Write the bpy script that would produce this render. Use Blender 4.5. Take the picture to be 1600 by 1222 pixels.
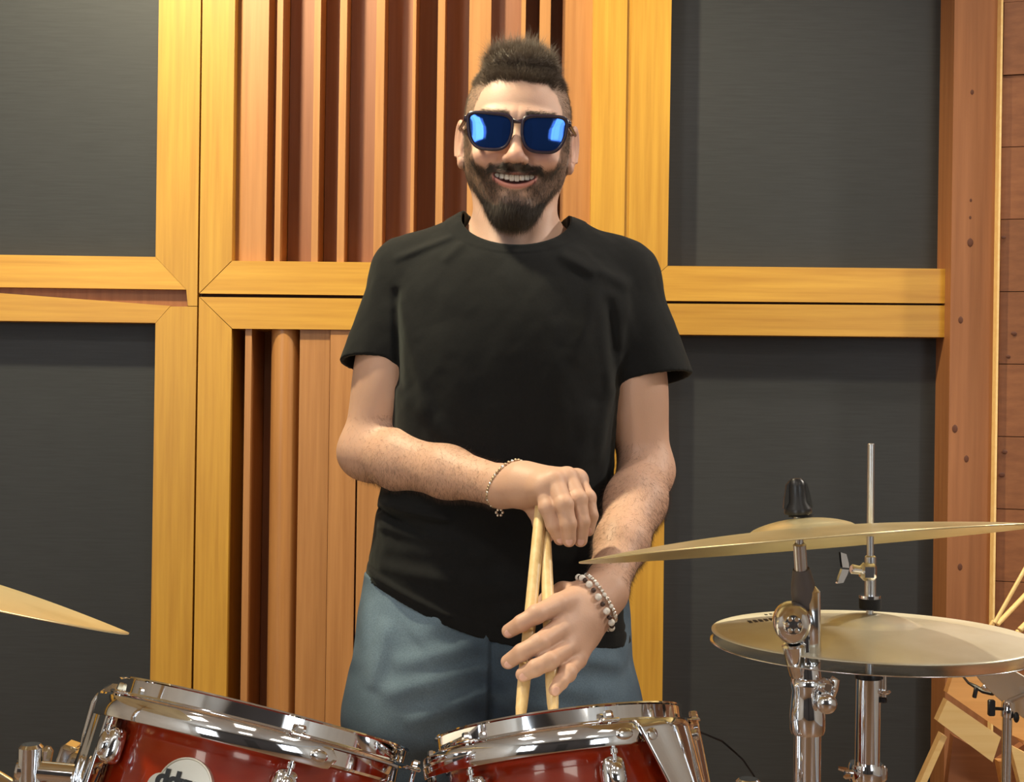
import bpy, math, random
import numpy as np
from mathutils import Vector, Matrix
random.seed(7); rng = np.random.default_rng(7)
for o in list(bpy.data.objects): bpy.data.objects.remove(o)
SC = bpy.context.scene; COL = SC.collection
R = math.radians
# ------------------------------------------------------------ camera, world, lights, exposure
F = 2100.0; CAMZ = 1.27; ROLL = R(0.8)
cam_d = bpy.data.cameras.new('camera'); cam = bpy.data.objects.new('camera', cam_d); COL.objects.link(cam)
cam_d.sensor_width = 36; cam_d.lens = F/1600*36; cam_d.clip_start = .05
cam.matrix_world = Matrix.Translation((0,0,CAMZ)) @ Matrix.Rotation(R(90),4,'X') @ Matrix.Rotation(ROLL,4,'Z')
SC.camera = cam
w = bpy.data.worlds.new('world'); SC.world = w; w.use_nodes = True
w.node_tree.nodes['Background'].inputs[0].default_value = (.75,.85,1,1)
w.node_tree.nodes['Background'].inputs[1].default_value = .5
def spot(name, loc, target, power, col, size=.08, angle=110, blend=.6):
    l = bpy.data.lights.new(name,'SPOT'); l.energy = power; l.color = col; l.shadow_soft_size = size
    l.spot_size = R(angle); l.spot_blend = blend
    o = bpy.data.objects.new(name,l); COL.objects.link(o); o.location = loc
    o.rotation_euler = (Vector(target)-Vector(loc)).to_track_quat('-Z','Y').to_euler(); return o
def area(name, loc, target, power, col, sx, sy):
    l = bpy.data.lights.new(name,'AREA'); l.shape='RECTANGLE'; l.size=sx; l.size_y=sy; l.energy=power; l.color=col
    o = bpy.data.objects.new(name,l); COL.objects.link(o); o.location = loc
    o.rotation_euler = (Vector(target)-Vector(loc)).to_track_quat('-Z','Y').to_euler(); return o
spot('overhead_spot', (-.75,1.85,2.86), (-.75,2.62,1.5), 215, (1,.88,.58), .05, 120, .5)
spot('overhead_spot', (.95,2.12,2.86), (.50,1.65,1.0), 52, (1,.88,.70), .05, 120, .5)
spot('overhead_spot', (-1.1,.6,2.86), (0,1.9,1.2), 50, (1,.93,.84), .10, 120, .6)
spot('overhead_spot', (2.2,2.1,2.35), (.4,1.5,1.0), 115, (1,.92,.80), .08, 90, .6)  # added low at the right back to brighten the hi-hat
spot('overhead_spot', (1.9,-.2,2.86), (.86,2.1,.75), 110, (1,.92,.78), .06, 30, .5)  # narrow spot added to brighten the rack boards
area('window_daylight', (-2.6,-3.0,1.75), (-.2,2,1.2), 28, (.86,.93,1), 1.0, 1.4)
area('window_daylight', (2.6,-3.0,1.75), (.2,2,1.2), 20, (.86,.93,1), 1.0, 1.4)
SC.view_settings.view_transform='Standard'; SC.view_settings.look='None'; SC.view_settings.gamma=1
SC.view_settings.use_curve_mapping=False; SC.view_settings.exposure = -0.13
SC.cycles.max_bounces = 8
# ------------------------------------------------------------ helpers
cr, sr = math.cos(ROLL), math.sin(ROLL)
def W(px, py, d):
    u = (px-800)/F; v = -(py-611)/F
    return Vector((d*(u*cr - v*sr), d, CAMZ + d*(u*sr + v*cr)))
def WA(px,py,d): return np.array(W(px,py,d))
class MB:
    def __init__(s): s.v=[]; s.f=[]
    def add(s, vs, fs):
        n=len(s.v); s.v += [tuple(v) for v in vs]; s.f += [tuple(i+n for i in f) for f in fs]; return s
    def prism(s, poly, back):              # poly: front points, back: offset vector
        n=len(poly); P=[Vector(p) for p in poly]; Q=[p+Vector(back) for p in P]
        fs=[tuple(range(n))[::-1], tuple(range(n,2*n))]
        for i in range(n): j=(i+1)%n; fs.append((i,j,n+j,n+i))
        return s.add(P+Q, fs)
    def box(s, c, size, M=None, bev=0):
        x,y,z=[a/2 for a in size]; b=min(bev,x*.9,y*.9,z*.9)
        if b<=0:
            vs=[(sx*x,sy*y,sz*z) for sz in(-1,1) for sy in(-1,1) for sx in(-1,1)]
            fs=[(0,2,3,1),(4,5,7,6),(0,1,5,4),(2,6,7,3),(0,4,6,2),(1,3,7,5)]
        else:
            vs=[];idx={}
            for sx in(-1,1):
                for sy in(-1,1):
                    for sz in(-1,1):
                        for ax in range(3):
                            e=[x-b,y-b,z-b]; e[ax]=(x,y,z)[ax]
                            idx[(sx,sy,sz,ax)]=len(vs); vs.append((sx*e[0],sy*e[1],sz*e[2]))
            fs=[]
            for ax in range(3):
                for sg in(-1,1):
                    q=[]
                    for a,b2 in((-1,-1),(1,-1),(1,1),(-1,1)):
                        k=[0,0,0];k[ax]=sg;k[(ax+1)%3]=a;k[(ax+2)%3]=b2;q.append(idx[(*k,ax)])
                    fs.append(tuple(q if sg>0 else q[::-1]))
            for ax in range(3):
                a1,a2=(ax+1)%3,(ax+2)%3
                for s1 in(-1,1):
                    for s2 in(-1,1):
                        def K(sa,n):
                            k=[0,0,0];k[ax]=sa;k[a1]=s1;k[a2]=s2;return idx[(*k,n)]
                        q=[K(-1,a1),K(1,a1),K(1,a2),K(-1,a2)]
                        fs.append(tuple(q if s1*s2<0 else q[::-1]))
            for sx in(-1,1):
                for sy in(-1,1):
                    for sz in(-1,1):
                        q=[idx[(sx,sy,sz,a)] for a in range(3)]
                        fs.append(tuple(q if sx*sy*sz>0 else q[::-1]))
        M = M or Matrix.Identity(4)
        return s.add([(Matrix.Translation(c)@M)@Vector(v) for v in vs], fs)
    def lathe(s, prof, n=48, M=None, a0=0, a1=360, cap=True):
        M=M or Matrix.Identity(4); full=abs(a1-a0)>=360; m=n if full else n+1
        vs=[]
        for i in range(m):
            a=R(a0+(a1-a0)*i/n)
            for r,z in prof: vs.append(M@Vector((r*math.cos(a),r*math.sin(a),z)))
        k=len(prof); fs=[]
        for i in range(n):
            j=(i+1)%m
            for q in range(k-1): fs.append((i*k+q,j*k+q,j*k+q+1,i*k+q+1))
        if not full and cap:
            fs.append(tuple(range(k))); fs.append(tuple((m-1)*k+q for q in range(k))[::-1])
        return s.add(vs,fs)
    def tube(s, pts, r, n=12, cap=True):
        P=[Vector(p) for p in pts]; rs=r if isinstance(r,(list,tuple)) else [r]*len(P)
        t0=(P[1]-P[0]).normalized(); up=Vector((0,0,1)) if abs(t0.z)<.9 else Vector((1,0,0))
        u=t0.cross(up).normalized(); vs=[]
        for i,p in enumerate(P):
            t=(P[min(i+1,len(P)-1)]-P[max(i-1,0)]).normalized()
            u=(u-t*u.dot(t)).normalized(); v=t.cross(u)
            for k in range(n):
                a=2*math.pi*k/n; vs.append(p+(u*math.cos(a)+v*math.sin(a))*rs[i])
        fs=[]
        for i in range(len(P)-1):
            for k in range(n):
                j=(k+1)%n; fs.append((i*n+k,i*n+j,(i+1)*n+j,(i+1)*n+k))
        if cap: fs.append(tuple(range(n))[::-1]); fs.append(tuple((len(P)-1)*n+k for k in range(n)))
        return s.add(vs,fs)
    def sphere(s, c, r, n=12, sc=(1,1,1), M=None):
        M=M or Matrix.Identity(4)
        prof=[(r*math.sin(math.pi*i/(n//2)), -r*math.cos(math.pi*i/(n//2))) for i in range(n//2+1)]
        prof[0]=(1e-5,-r); prof[-1]=(1e-5,r)
        S=Matrix.Diagonal((*sc,1)); return s.lathe(prof,n,Matrix.Translation(c)@M@S)
    def build(s, name, mat, parent=None, smooth=False, **kw):
        me=bpy.data.meshes.new(name); me.from_pydata(s.v,[],s.f); me.update()
        import bmesh
        bm=bmesh.new(); bm.from_mesh(me); bmesh.ops.recalc_face_normals(bm,faces=bm.faces); bm.to_mesh(me); bm.free()
        return link(name, me, mat, parent, smooth, **kw)
def link(name, me, mat, parent=None, smooth=False, **kw):
    o=bpy.data.objects.new(name,me); COL.objects.link(o); me.materials.append(mat)
    if smooth:
        me.polygons.foreach_set('use_smooth',[True]*len(me.polygons))
        if smooth!='all':
            try: me.set_sharp_from_angle(angle=R(38))
            except Exception: pass
    if parent:
        o.parent=parent; o.matrix_parent_inverse = parent.matrix_world.inverted() if parent.type!='EMPTY' else Matrix.Translation(parent.location).inverted()
    for k,v in kw.items(): o[k]=v
    return o
def thing(name, label, cat, loc, group=None, kind=None):
    o=bpy.data.objects.new(name,None); COL.objects.link(o); o.location=loc; o.empty_display_size=.05
    o['label']=label; o['category']=cat
    if group: o['group']=group
    return o
def tag(o,label,cat,group=None):
    o['label']=label; o['category']=cat
    if group: o['group']=group
    return o
# ------------------------------------------------------------ materials
def mat(name, base=(.5,.5,.5), rough=.5, metal=0, **kw):
    m=bpy.data.materials.new(name); m.use_nodes=True; b=m.node_tree.nodes['Principled BSDF']
    b.inputs['Base Color'].default_value=(*base,1); b.inputs['Roughness'].default_value=rough; b.inputs['Metallic'].default_value=metal
    for k,v in kw.items(): b.inputs[k].default_value=v
    return m
def N(m,t,**kw):
    n=m.node_tree.nodes.new(t)
    for k,v in kw.items(): setattr(n,k,v)
    return n
def L(m,a,b): m.node_tree.links.new(a,b)
def noise_col(m, c1, c2, scale=(1,1,1), nscale=5, detail=6, bump=0, coord='Object', stops=(.3,.7), rand=0, dist=.001, rough=None):
    b=m.node_tree.nodes['Principled BSDF']
    tc=N(m,'ShaderNodeTexCoord'); mp=N(m,'ShaderNodeMapping'); mp.inputs['Scale'].default_value=scale
    if coord=='World':
        g=N(m,'ShaderNodeNewGeometry'); L(m,g.outputs['Position'],mp.inputs[0])
    else: L(m,tc.outputs[coord],mp.inputs[0])
    no=N(m,'ShaderNodeTexNoise'); no.inputs['Scale'].default_value=nscale; no.inputs['Detail'].default_value=detail; no.inputs['Roughness'].default_value=.6
    if rand:
        oi=N(m,'ShaderNodeObjectInfo'); ad=N(m,'ShaderNodeVectorMath',operation='ADD'); ml=N(m,'ShaderNodeMath',operation='MULTIPLY'); ml.inputs[1].default_value=40
        L(m,oi.outputs['Random'],ml.inputs[0]); L(m,mp.outputs[0],ad.inputs[0]); L(m,ml.outputs[0],ad.inputs[1]); L(m,ad.outputs[0],no.inputs['Vector'])
    else: L(m,mp.outputs[0],no.inputs['Vector'])
    rp=N(m,'ShaderNodeValToRGB'); rp.color_ramp.elements[0].position=stops[0]; rp.color_ramp.elements[1].position=stops[1]
    rp.color_ramp.elements[0].color=(*c1,1); rp.color_ramp.elements[1].color=(*c2,1)
    L(m,no.outputs[0],rp.inputs[0]); out=rp.outputs[0]
    if rand:
        hs=N(m,'ShaderNodeHueSaturation'); mr=N(m,'ShaderNodeMapRange'); mr.inputs['To Min'].default_value=1-rand; mr.inputs['To Max'].default_value=1+rand
        L(m,oi.outputs['Random'],mr.inputs[0]); L(m,mr.outputs[0],hs.inputs['Value']); L(m,out,hs.inputs['Color']); out=hs.outputs[0]
    L(m,out,b.inputs['Base Color'])
    if bump:
        bp=N(m,'ShaderNodeBump'); bp.inputs['Strength'].default_value=bump; bp.inputs['Distance'].default_value=dist
        L(m,no.outputs[0],bp.inputs['Height']); L(m,bp.outputs[0],b.inputs['Normal'])
    return no, out
def wood(name,c1,c2,vertical=True,rough=.38,rand=.08,ns=3.2,bump=.12):
    m=mat(name,rough=rough); noise_col(m,c1,c2,scale=(26,26,.9) if vertical else (.9,26,26),nscale=ns,detail=8,coord='World',rand=rand,stops=(.28,.74),bump=bump,dist=.0006); return m
M={}
M['wv']=wood('veneer_vertical',(.46,.225,.026),(.64,.355,.048))
M['wh']=wood('veneer_horizontal',(.48,.232,.028),(.66,.365,.052),False)
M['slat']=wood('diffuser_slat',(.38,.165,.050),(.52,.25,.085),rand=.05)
M['slatd']=wood('diffuser_well',(.23,.090,.042),(.31,.132,.066),rand=.08,rough=.55)  # darker than the slats: recess shade put into the wood colour
M['pine']=wood('knotty_pine',(.24,.088,.028),(.34,.135,.048),rough=.5,rand=.0)
M['plank']=wood('plank',(.20,.070,.025),(.29,.112,.042),False,rough=.5,rand=.14)
M['knot']=mat('knot',(.10,.03,.012),.7)
M['gap']=mat('gap_shadow',(.05,.02,.01),.8)
M['panel']=mat('acoustic_fabric',(.032,.036,.038),.55,**{'Sheen Weight':.10,'Sheen Roughness':.5})
noise_col(M['panel'],(.020,.022,.0235),(.029,.0315,.034),scale=(3,3,60),nscale=4,coord='World',bump=.05)
M['pale']=wood('pale_pine',(.84,.54,.20),(.95,.68,.30),False,rand=.05)
M['orange']=wood('orange_pine',(.74,.36,.11),(.88,.48,.17),False,rand=.05)
M['floor']=wood('floor_wood',(.20,.11,.055),(.33,.19,.10),False)
M['plaster']=mat('plaster',(.72,.66,.55),.8); noise_col(M['plaster'],(.74,.71,.64),(.82,.79,.72),nscale=3,coord='World')
M['dark']=mat('dark_curtain',(.05,.05,.055),.9)
M['white']=mat('white_paint',(.85,.84,.8),.5)
M['pane']=mat('window_pane',(.8,.9,1),.2,**{'Emission Color':(.80,.90,1,1),'Emission Strength':1.6})
M['fill_lamp']=mat('fill_panel_glow',(1,.95,.85),.4,**{'Emission Color':(1,.92,.8,1),'Emission Strength':5})  # glow of the added overhead fill panels
M['chrome']=mat('chrome',(.94,.95,.97),.06,1)
M['chrome2']=mat('worn_chrome',(.84,.84,.84),.15,1)
M['steel']=mat('brushed_steel',(.66,.66,.66),.3,1)
M['brass']=mat('cymbal_brass',(.92,.80,.48),.33,.7)
M['hat']=mat('hihat_bronze',(.95,.90,.72),.34,.25)
M['black']=mat('black_plastic',(.012,.012,.014),.35)
M['felt']=mat('black_felt',(.02,.02,.022),.9)
M['rubber']=mat('grey_rubber',(.13,.11,.10),.5)
M['lacquer']=mat('red_lacquer',(.36,.035,.006),.18,**{'Coat Weight':1,'Coat Roughness':.03})
noise_col(M['lacquer'],(.30,.017,.003),(.42,.036,.006),scale=(1,1,8),nscale=3,coord='World',stops=(.35,.65))
M['headfilm']=mat('drum_head',(.78,.78,.76),.35)
M['badge']=mat('badge_metal',(.75,.72,.62),.3,.6)
M['ink']=mat('black_ink',(.01,.01,.01),.4)
M['stick']=mat('hickory'); noise_col(M['stick'],(.66,.45,.20),(.80,.60,.32),scale=(20,20,2),nscale=6,coord='World')
M['stick'].node_tree.nodes['Principled BSDF'].inputs['Roughness'].default_value=.4
for k in('brass','hat'):      # lathe grooves
    m=M[k]; b=m.node_tree.nodes['Principled BSDF']; tc=N(m,'ShaderNodeTexCoord')
    sx=N(m,'ShaderNodeSeparateXYZ'); L(m,tc.outputs['Object'],sx.inputs[0])
    a=N(m,'ShaderNodeVectorMath',operation='MULTIPLY'); a.inputs[1].default_value=(1,1,0); L(m,tc.outputs['Object'],a.inputs[0])
    ln=N(m,'ShaderNodeVectorMath',operation='LENGTH'); L(m,a.outputs[0],ln.inputs[0])
    no=N(m,'ShaderNodeTexNoise'); no.noise_dimensions='1D'; no.inputs['Scale'].default_value=420; no.inputs['Detail'].default_value=4
    L(m,ln.outputs['Value'],no.inputs['W']); bp=N(m,'ShaderNodeBump'); bp.inputs['Strength'].default_value=.25; bp.inputs['Distance'].default_value=.0004
    L(m,no.outputs[0],bp.inputs['Height']); L(m,bp.outputs[0],b.inputs['Normal'])
    n2=N(m,'ShaderNodeTexNoise'); n2.inputs['Scale'].default_value=9; n2.inputs['Detail'].default_value=5; L(m,tc.outputs['Object'],n2.inputs['Vector'])
    rp=N(m,'ShaderNodeValToRGB'); c=b.inputs['Base Color'].default_value
    rp.color_ramp.elements[0].position=.3; rp.color_ramp.elements[0].color=(c[0]*.8,c[1]*.76,c[2]*.66,1); rp.color_ramp.elements[1].position=.6; rp.color_ramp.elements[1].color=tuple(c)
    L(m,n2.outputs[0],rp.inputs[0]); L(m,rp.outputs[0],b.inputs['Base Color'])
# ------------------------------------------------------------ room shell
DW=2.70
def plate(name, poly, d, th, m, parent, **kw):
    return MB().prism([W(x,y,d) for x,y in poly],(0,th,0)).build(name,m,parent,**kw)
TOP,BOT=-730,1595
wall=MB().box((-1.25,3.03,1.5),(4.5,.06,3.0)).build('wall_back',M['gap'],kind='structure')
def rect(name,x0,x1,y0,y1,d,th,m,par=wall,lean=0,**kw):
    # x given at image row 200; verticals follow the true plumb line
    def X(x,y): return x-(y-200)*math.tan(ROLL)
    def Y(x,y): return y+(x-800)*math.tan(ROLL)
    return plate(name,[(X(x0,y0),Y(x0,y0)),(X(x0,y1),Y(x0,y1)),(X(x1,y1),Y(x1,y1)),(X(x1,y0),Y(x1,y0))],d,th,m,par,**kw)
def up(x,y): return (x-(y-200)*math.tan(ROLL), y)
FT=.30
def poly(name,pts,m,d=DW,th=FT,**kw): return plate(name,pts,d,th,m,wall,**kw)
bt=up(0,TOP)[0]-0; bb=up(0,BOT)[0]
# acoustic panels
PD=DW+.052
def px_(x,y): return x-(y-200)*math.tan(ROLL)
rect('acoustic_panel',-1300,260,TOP,430,PD,.2,M['panel'])
rect('acoustic_panel',-1300,262,480,BOT,PD,.2,M['panel'])
rect('acoustic_panel',1035,1500,TOP,430,PD,.2,M['panel'])
rect('acoustic_panel',1035,1500,495,BOT,PD,.2,M['panel'])
# stiles (each with mitred ends like the photograph)
V,H=M['wv'],M['wh']
poly('frame_stile',[up(245,TOP),(243,402),(291,453),(293.5,478),(308,478),up(309.5,TOP)],V)
poly('frame_stile',[(293.5,479),(266,479),(243,505),up(246,BOT),up(310,BOT),(308,479)],V)
poly('frame_stile',[up(312.5,TOP),(311,458),(362,407),up(364,TOP)],V)
poly('frame_stile',[(311,464),up(314,BOT),up(365,BOT),(362,514)],V)
poly('frame_stile',[up(925,TOP),(922,413),(974,466),up(977.5,TOP)],V)
poly('frame_stile',[(921,519),up(924,BOT),up(977,BOT),(973,470)],V)
poly('frame_stile',[up(984,TOP),(981,470),(1043,415),up(1048,TOP)],V)
poly('frame_stile',[(981,474),up(985,BOT),up(1049,BOT),(1041,523)],V)
# strips between the stiles
rect('trim_strip',308.5,313.5,TOP,BOT,DW+.012,.25,M['gap'])
rect('trim_strip',976.5,985,TOP,BOT,DW+.004,.25,M['wv'])
# rails
poly('frame_rail',[(-1300,380),(243,401.5),(291,452.5),(-1300,432)],H)
poly('frame_rail',[(-1300,441),(0,458),(266,478),(243,504.5),(-1300,484)],H)
poly('rail_shade_strip',[(-1300,430),(293,450),(293,480),(-1300,460)],M['pine'],d=DW+.014,th=.2)  # brown strip stands in for the shadow cast by the upper rail
poly('frame_rail',[(363,407.5),(922,413.5),(973.5,466),(312,458.5)],H)
poly('frame_rail',[(312,464),(973,470.5),(921,518.5),(363,513.5)],H)
poly('frame_rail',[(1043.5,415.5),(1481,420),(1480,474),(982,469.5)],H)
poly('frame_rail',[(982,474),(1480,477.5),(1479,527),(1041.5,522.5)],H)
poly('rail_shade_strip',[(305,455),(1480,468),(1480,480),(305,467)],M['gap'],d=DW+.02,th=.1)  # dark strip gives the shade in the gap between the rails
# left bay, outside the frame
poly('frame_stile',[up(-1365,TOP),up(-1365,BOT),up(-1300,BOT),up(-1300,TOP)],V)
# diffuser slats: x edges at the front plane (row 200), depth of each front
def strips(lst,y0,y1):
    for x0,x1,dep,m in lst:
        dep=dep*.72 if dep>.05 else dep
        c=800; s=(DW+dep)/DW
        xa=(x0-c)/s+c if dep>.011 else x0; xb=(x1-c)/s+c if dep>.011 else x1
        # same world x as on the front plane
        rect('diffuser_slat',xa,xb,(y0-611)/s+611,(y1-611)/s+611,DW+dep,.32-dep,M[m])
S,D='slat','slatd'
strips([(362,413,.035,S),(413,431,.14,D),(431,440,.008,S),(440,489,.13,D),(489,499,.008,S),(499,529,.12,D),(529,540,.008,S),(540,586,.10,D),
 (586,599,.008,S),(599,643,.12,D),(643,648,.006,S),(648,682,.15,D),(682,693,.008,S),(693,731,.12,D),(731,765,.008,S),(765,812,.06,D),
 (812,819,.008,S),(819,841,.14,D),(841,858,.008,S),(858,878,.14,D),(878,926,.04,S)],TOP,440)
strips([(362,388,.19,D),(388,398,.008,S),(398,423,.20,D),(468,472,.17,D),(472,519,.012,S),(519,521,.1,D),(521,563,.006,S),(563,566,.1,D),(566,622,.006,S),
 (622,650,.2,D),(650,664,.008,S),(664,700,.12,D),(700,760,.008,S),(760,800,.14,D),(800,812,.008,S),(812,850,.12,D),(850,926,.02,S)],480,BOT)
# half round column in the lower diffuser
cx=W(px_(446,850),850,DW); pz0=W(px_(446,BOT),BOT,DW).z; pz1=W(px_(446,490),490,DW).z
hc=MB(); n=20
pts=[Vector((cx.x+.029*math.cos(R(180+180*i/n)),DW+.045+.040*math.sin(R(180+180*i/n)),pz0)) for i in range(n+1)]
pts+= [Vector((cx.x+.029,DW+.3,pz0)),Vector((cx.x-.029,DW+.3,pz0))]
hc.prism(pts,(0,0,pz1-pz0)).build('diffuser_slat',M['slat'],wall,smooth=True,label='rounded upright batten')
# knotty board at the right end and the plank wall
kb=MB().prism([W(*up(1489,TOP),2.665),W(*up(1489,BOT),2.665),W(*up(1561.5,BOT),2.665),W(*up(1561.5,TOP),2.665)],(0,.3,0)).build('trim_1',M['pine'],kind='structure')
for kx,ky,kr in((1519,144,.0045),(1517,313,.003),(1516,340,.003),(1516,379,.0075),(1501,500,.006),(1492,670,.007),(1510,717,.006),(1500,886,.006)):
    c=W(kx,ky,2.6648); MB().sphere(c,kr,12,(.8,.12,1.15)).build('knot',M['knot'],kb,True)
    MB().sphere(c,kr*.5,10,(.5,.3,2.6)).build('knot',M['knot'],kb,True)
edge=MB().box(W(px_(1560.5,611),611,2.655)+Vector((0,.0,.23)),(.0040,.02,3)).build('trim_2',M['pale'],kind='structure')
A0=W(1560,611,2.66); ang=R(-16); dirx=Vector((math.cos(ang),math.sin(ang),0))
wr=MB().prism([A0+Vector((0,.12,-A0.z)),A0+dirx*2.6+Vector((0,.12,-A0.z)),A0+dirx*2.6+Vector((0,.12,3-A0.z)),A0+Vector((0,.12,3-A0.z))],(0,.05,0)).build('wall_right',M['gap'],kind='structure')
pz=[W(1560,y,2.66).z for y in(-680,-566,-452,-338,-224,-110,4,118,230,343,456,569,682,795,908,1021,1134,1247,1360,1473,1595)]
for i in range(len(pz)-1):
    zt,zb=pz[i]-.0006,pz[i+1]+.0010; off=rng.uniform(-.002,.002)
    b=[A0+dirx*.0,A0+dirx*2.6]
    P=[Vector((b[0].x,b[0].y+off,zb)),Vector((b[1].x,b[1].y+off,zb)),Vector((b[1].x,b[1].y+off,zt)),Vector((b[0].x,b[0].y+off,zt))]
    MB().prism(P,(0.0,.10,0)).build('plank',M['plank'],wr)
for kx,ky,kr in((1568,371,.004),(1584,521,.005),(1575,557,.004),(1570,706,.005),(1566,742,.006)):
    t=(kx-1560)/F*2.66; c=W(kx,ky,2.66+t*math.tan(ang)-.002); MB().sphere(c,kr,12,(1.2,.15,.8)).build('knot',M['knot'],wr,True)
# floor, ceiling, the other walls
fl=MB().box((-.1,-.3,-.03),(6.9,6.8,.05)).build('floor',M['gap'],kind='structure')
for i in range(34):
    MB().box((-.1,-3.5+.2*i,-.006),(6.8,.197,.012)).build('floorboard',M['floor'],fl)
MB().box((-.1,-.3,3.03),(6.9,6.8,.06)).build('ceiling',M['plaster'],kind='structure')
MB().box((-3.5,-.3,1.5),(.06,6.7,3.0)).build('wall_left',M['plaster'],kind='structure')
M['grey']=mat('grey_fabric',(.09,.09,.10),.9)
wf=MB().box((-.1,-3.65,1.5),(6.9,.06,3.0)).build('wall_front',M['grey'],kind='structure')
MB().box((3.45,-.95,1.5),(.06,5.7,3.0)).build('wall_side',M['plaster'],kind='structure')
for i,x in enumerate((-2.6,2.6)):
    wn=MB().box((x,-3.60,1.75),(1.3,.04,1.6)).build('window_%d'%(i+1),M['white'],kind='structure')
    for a in(-1,1):
        for b in(-1,1):
            MB().box((x+a*.30,-3.57,1.75+b*.36),(.54,.02,.66)).build('pane',M['pane'],wn)
for i,(x,y) in enumerate(((-1.6,-.4),(0,-.4),(1.6,-.4),(-1.6,-2.2),(0,-2.2),(1.6,-2.2))):  # unseen panels added for soft overhead fill and bright chrome reflections
    cl=MB().box((x,y,2.985),(.66,.66,.03)).build('added_fill_panel',M['white'],kind='structure')
    MB().box((x,y,2.968),(.60,.60,.006)).build('diffuser',M['fill_lamp'],cl)
MB().box((0,-3.58,1.0),(.7,.05,2.0)).build('door_1',M['dark'],kind='structure')
# ------------------------------------------------------------ instruments
def frame(origin, axis, toward=Vector((1,0,0))):
    z=Vector(axis).normalized(); y=z.cross(toward).normalized(); x=y.cross(z)
    m=Matrix.Identity(4)
    for i in range(3): m[i][0],m[i][1],m[i][2],m[i][3]=x[i],y[i],z[i],origin[i]
    return m
def along(a,b):                       # frame with z from a to b
    a,b=Vector(a),Vector(b); d=b-a
    return frame(a,d,Vector((1,0,0)) if abs(d.normalized().x)<.9 else Vector((0,0,1))), d.length
def rod(mb,a,b,r,r2=None,n=16):
    T,l=along(a,b); r2=r if r2 is None else r2; c=min(r,r2)*.25
    return mb.lathe([(1e-5,0),(r-c,0),(r,c),(r2,l-c),(r2-c,l),(1e-5,l)],n,T)
def tilt_axis(inplane, away):
    a,b=R(inplane),R(away); return Vector((math.sin(a)*math.cos(b),math.sin(b),math.cos(a)*math.cos(b)))
def tripod(t, x,y,top,rad=.0127,mt='chrome',spread=.32):
    rod(MB(),(x,y,.12),(x,y,top),rad).build('pole',M[mt],t,True)
    for k in range(3):
        a=R(30+120*k); e=(x+spread*math.cos(a),y+spread*math.sin(a),.014)
        MB().tube([(x,y,.34),(x+.5*spread*math.cos(a),y+.5*spread*math.sin(a),.19),e],.009,8).build('leg',M[mt],t,True)
        MB().sphere(e,.014,10).build('rubber_foot',M['rubber'],t,True)
def wing(mb,c,axis,size,M3=None):
    T=frame(Vector(c),axis,Vector((.3,.9,.2)))
    mb.lathe([(1e-5,0),(size*.28,0),(size*.28,size*.5),(size*.18,size*.7),(1e-5,size*.7)],12,T)
    for s in(-1,1):
        pts=[(s*size*.2,0,size*.1),(s*size*.75,0,size*.25),(s*size*.9,0,size*.95),(s*size*.6,0,size*1.05),(s*size*.2,0,size*.5)]
        mb.prism([T@Vector((p[0],-size*.09,p[2])) for p in pts],T.to_3x3()@Vector((0,size*.18,0)))
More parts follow.
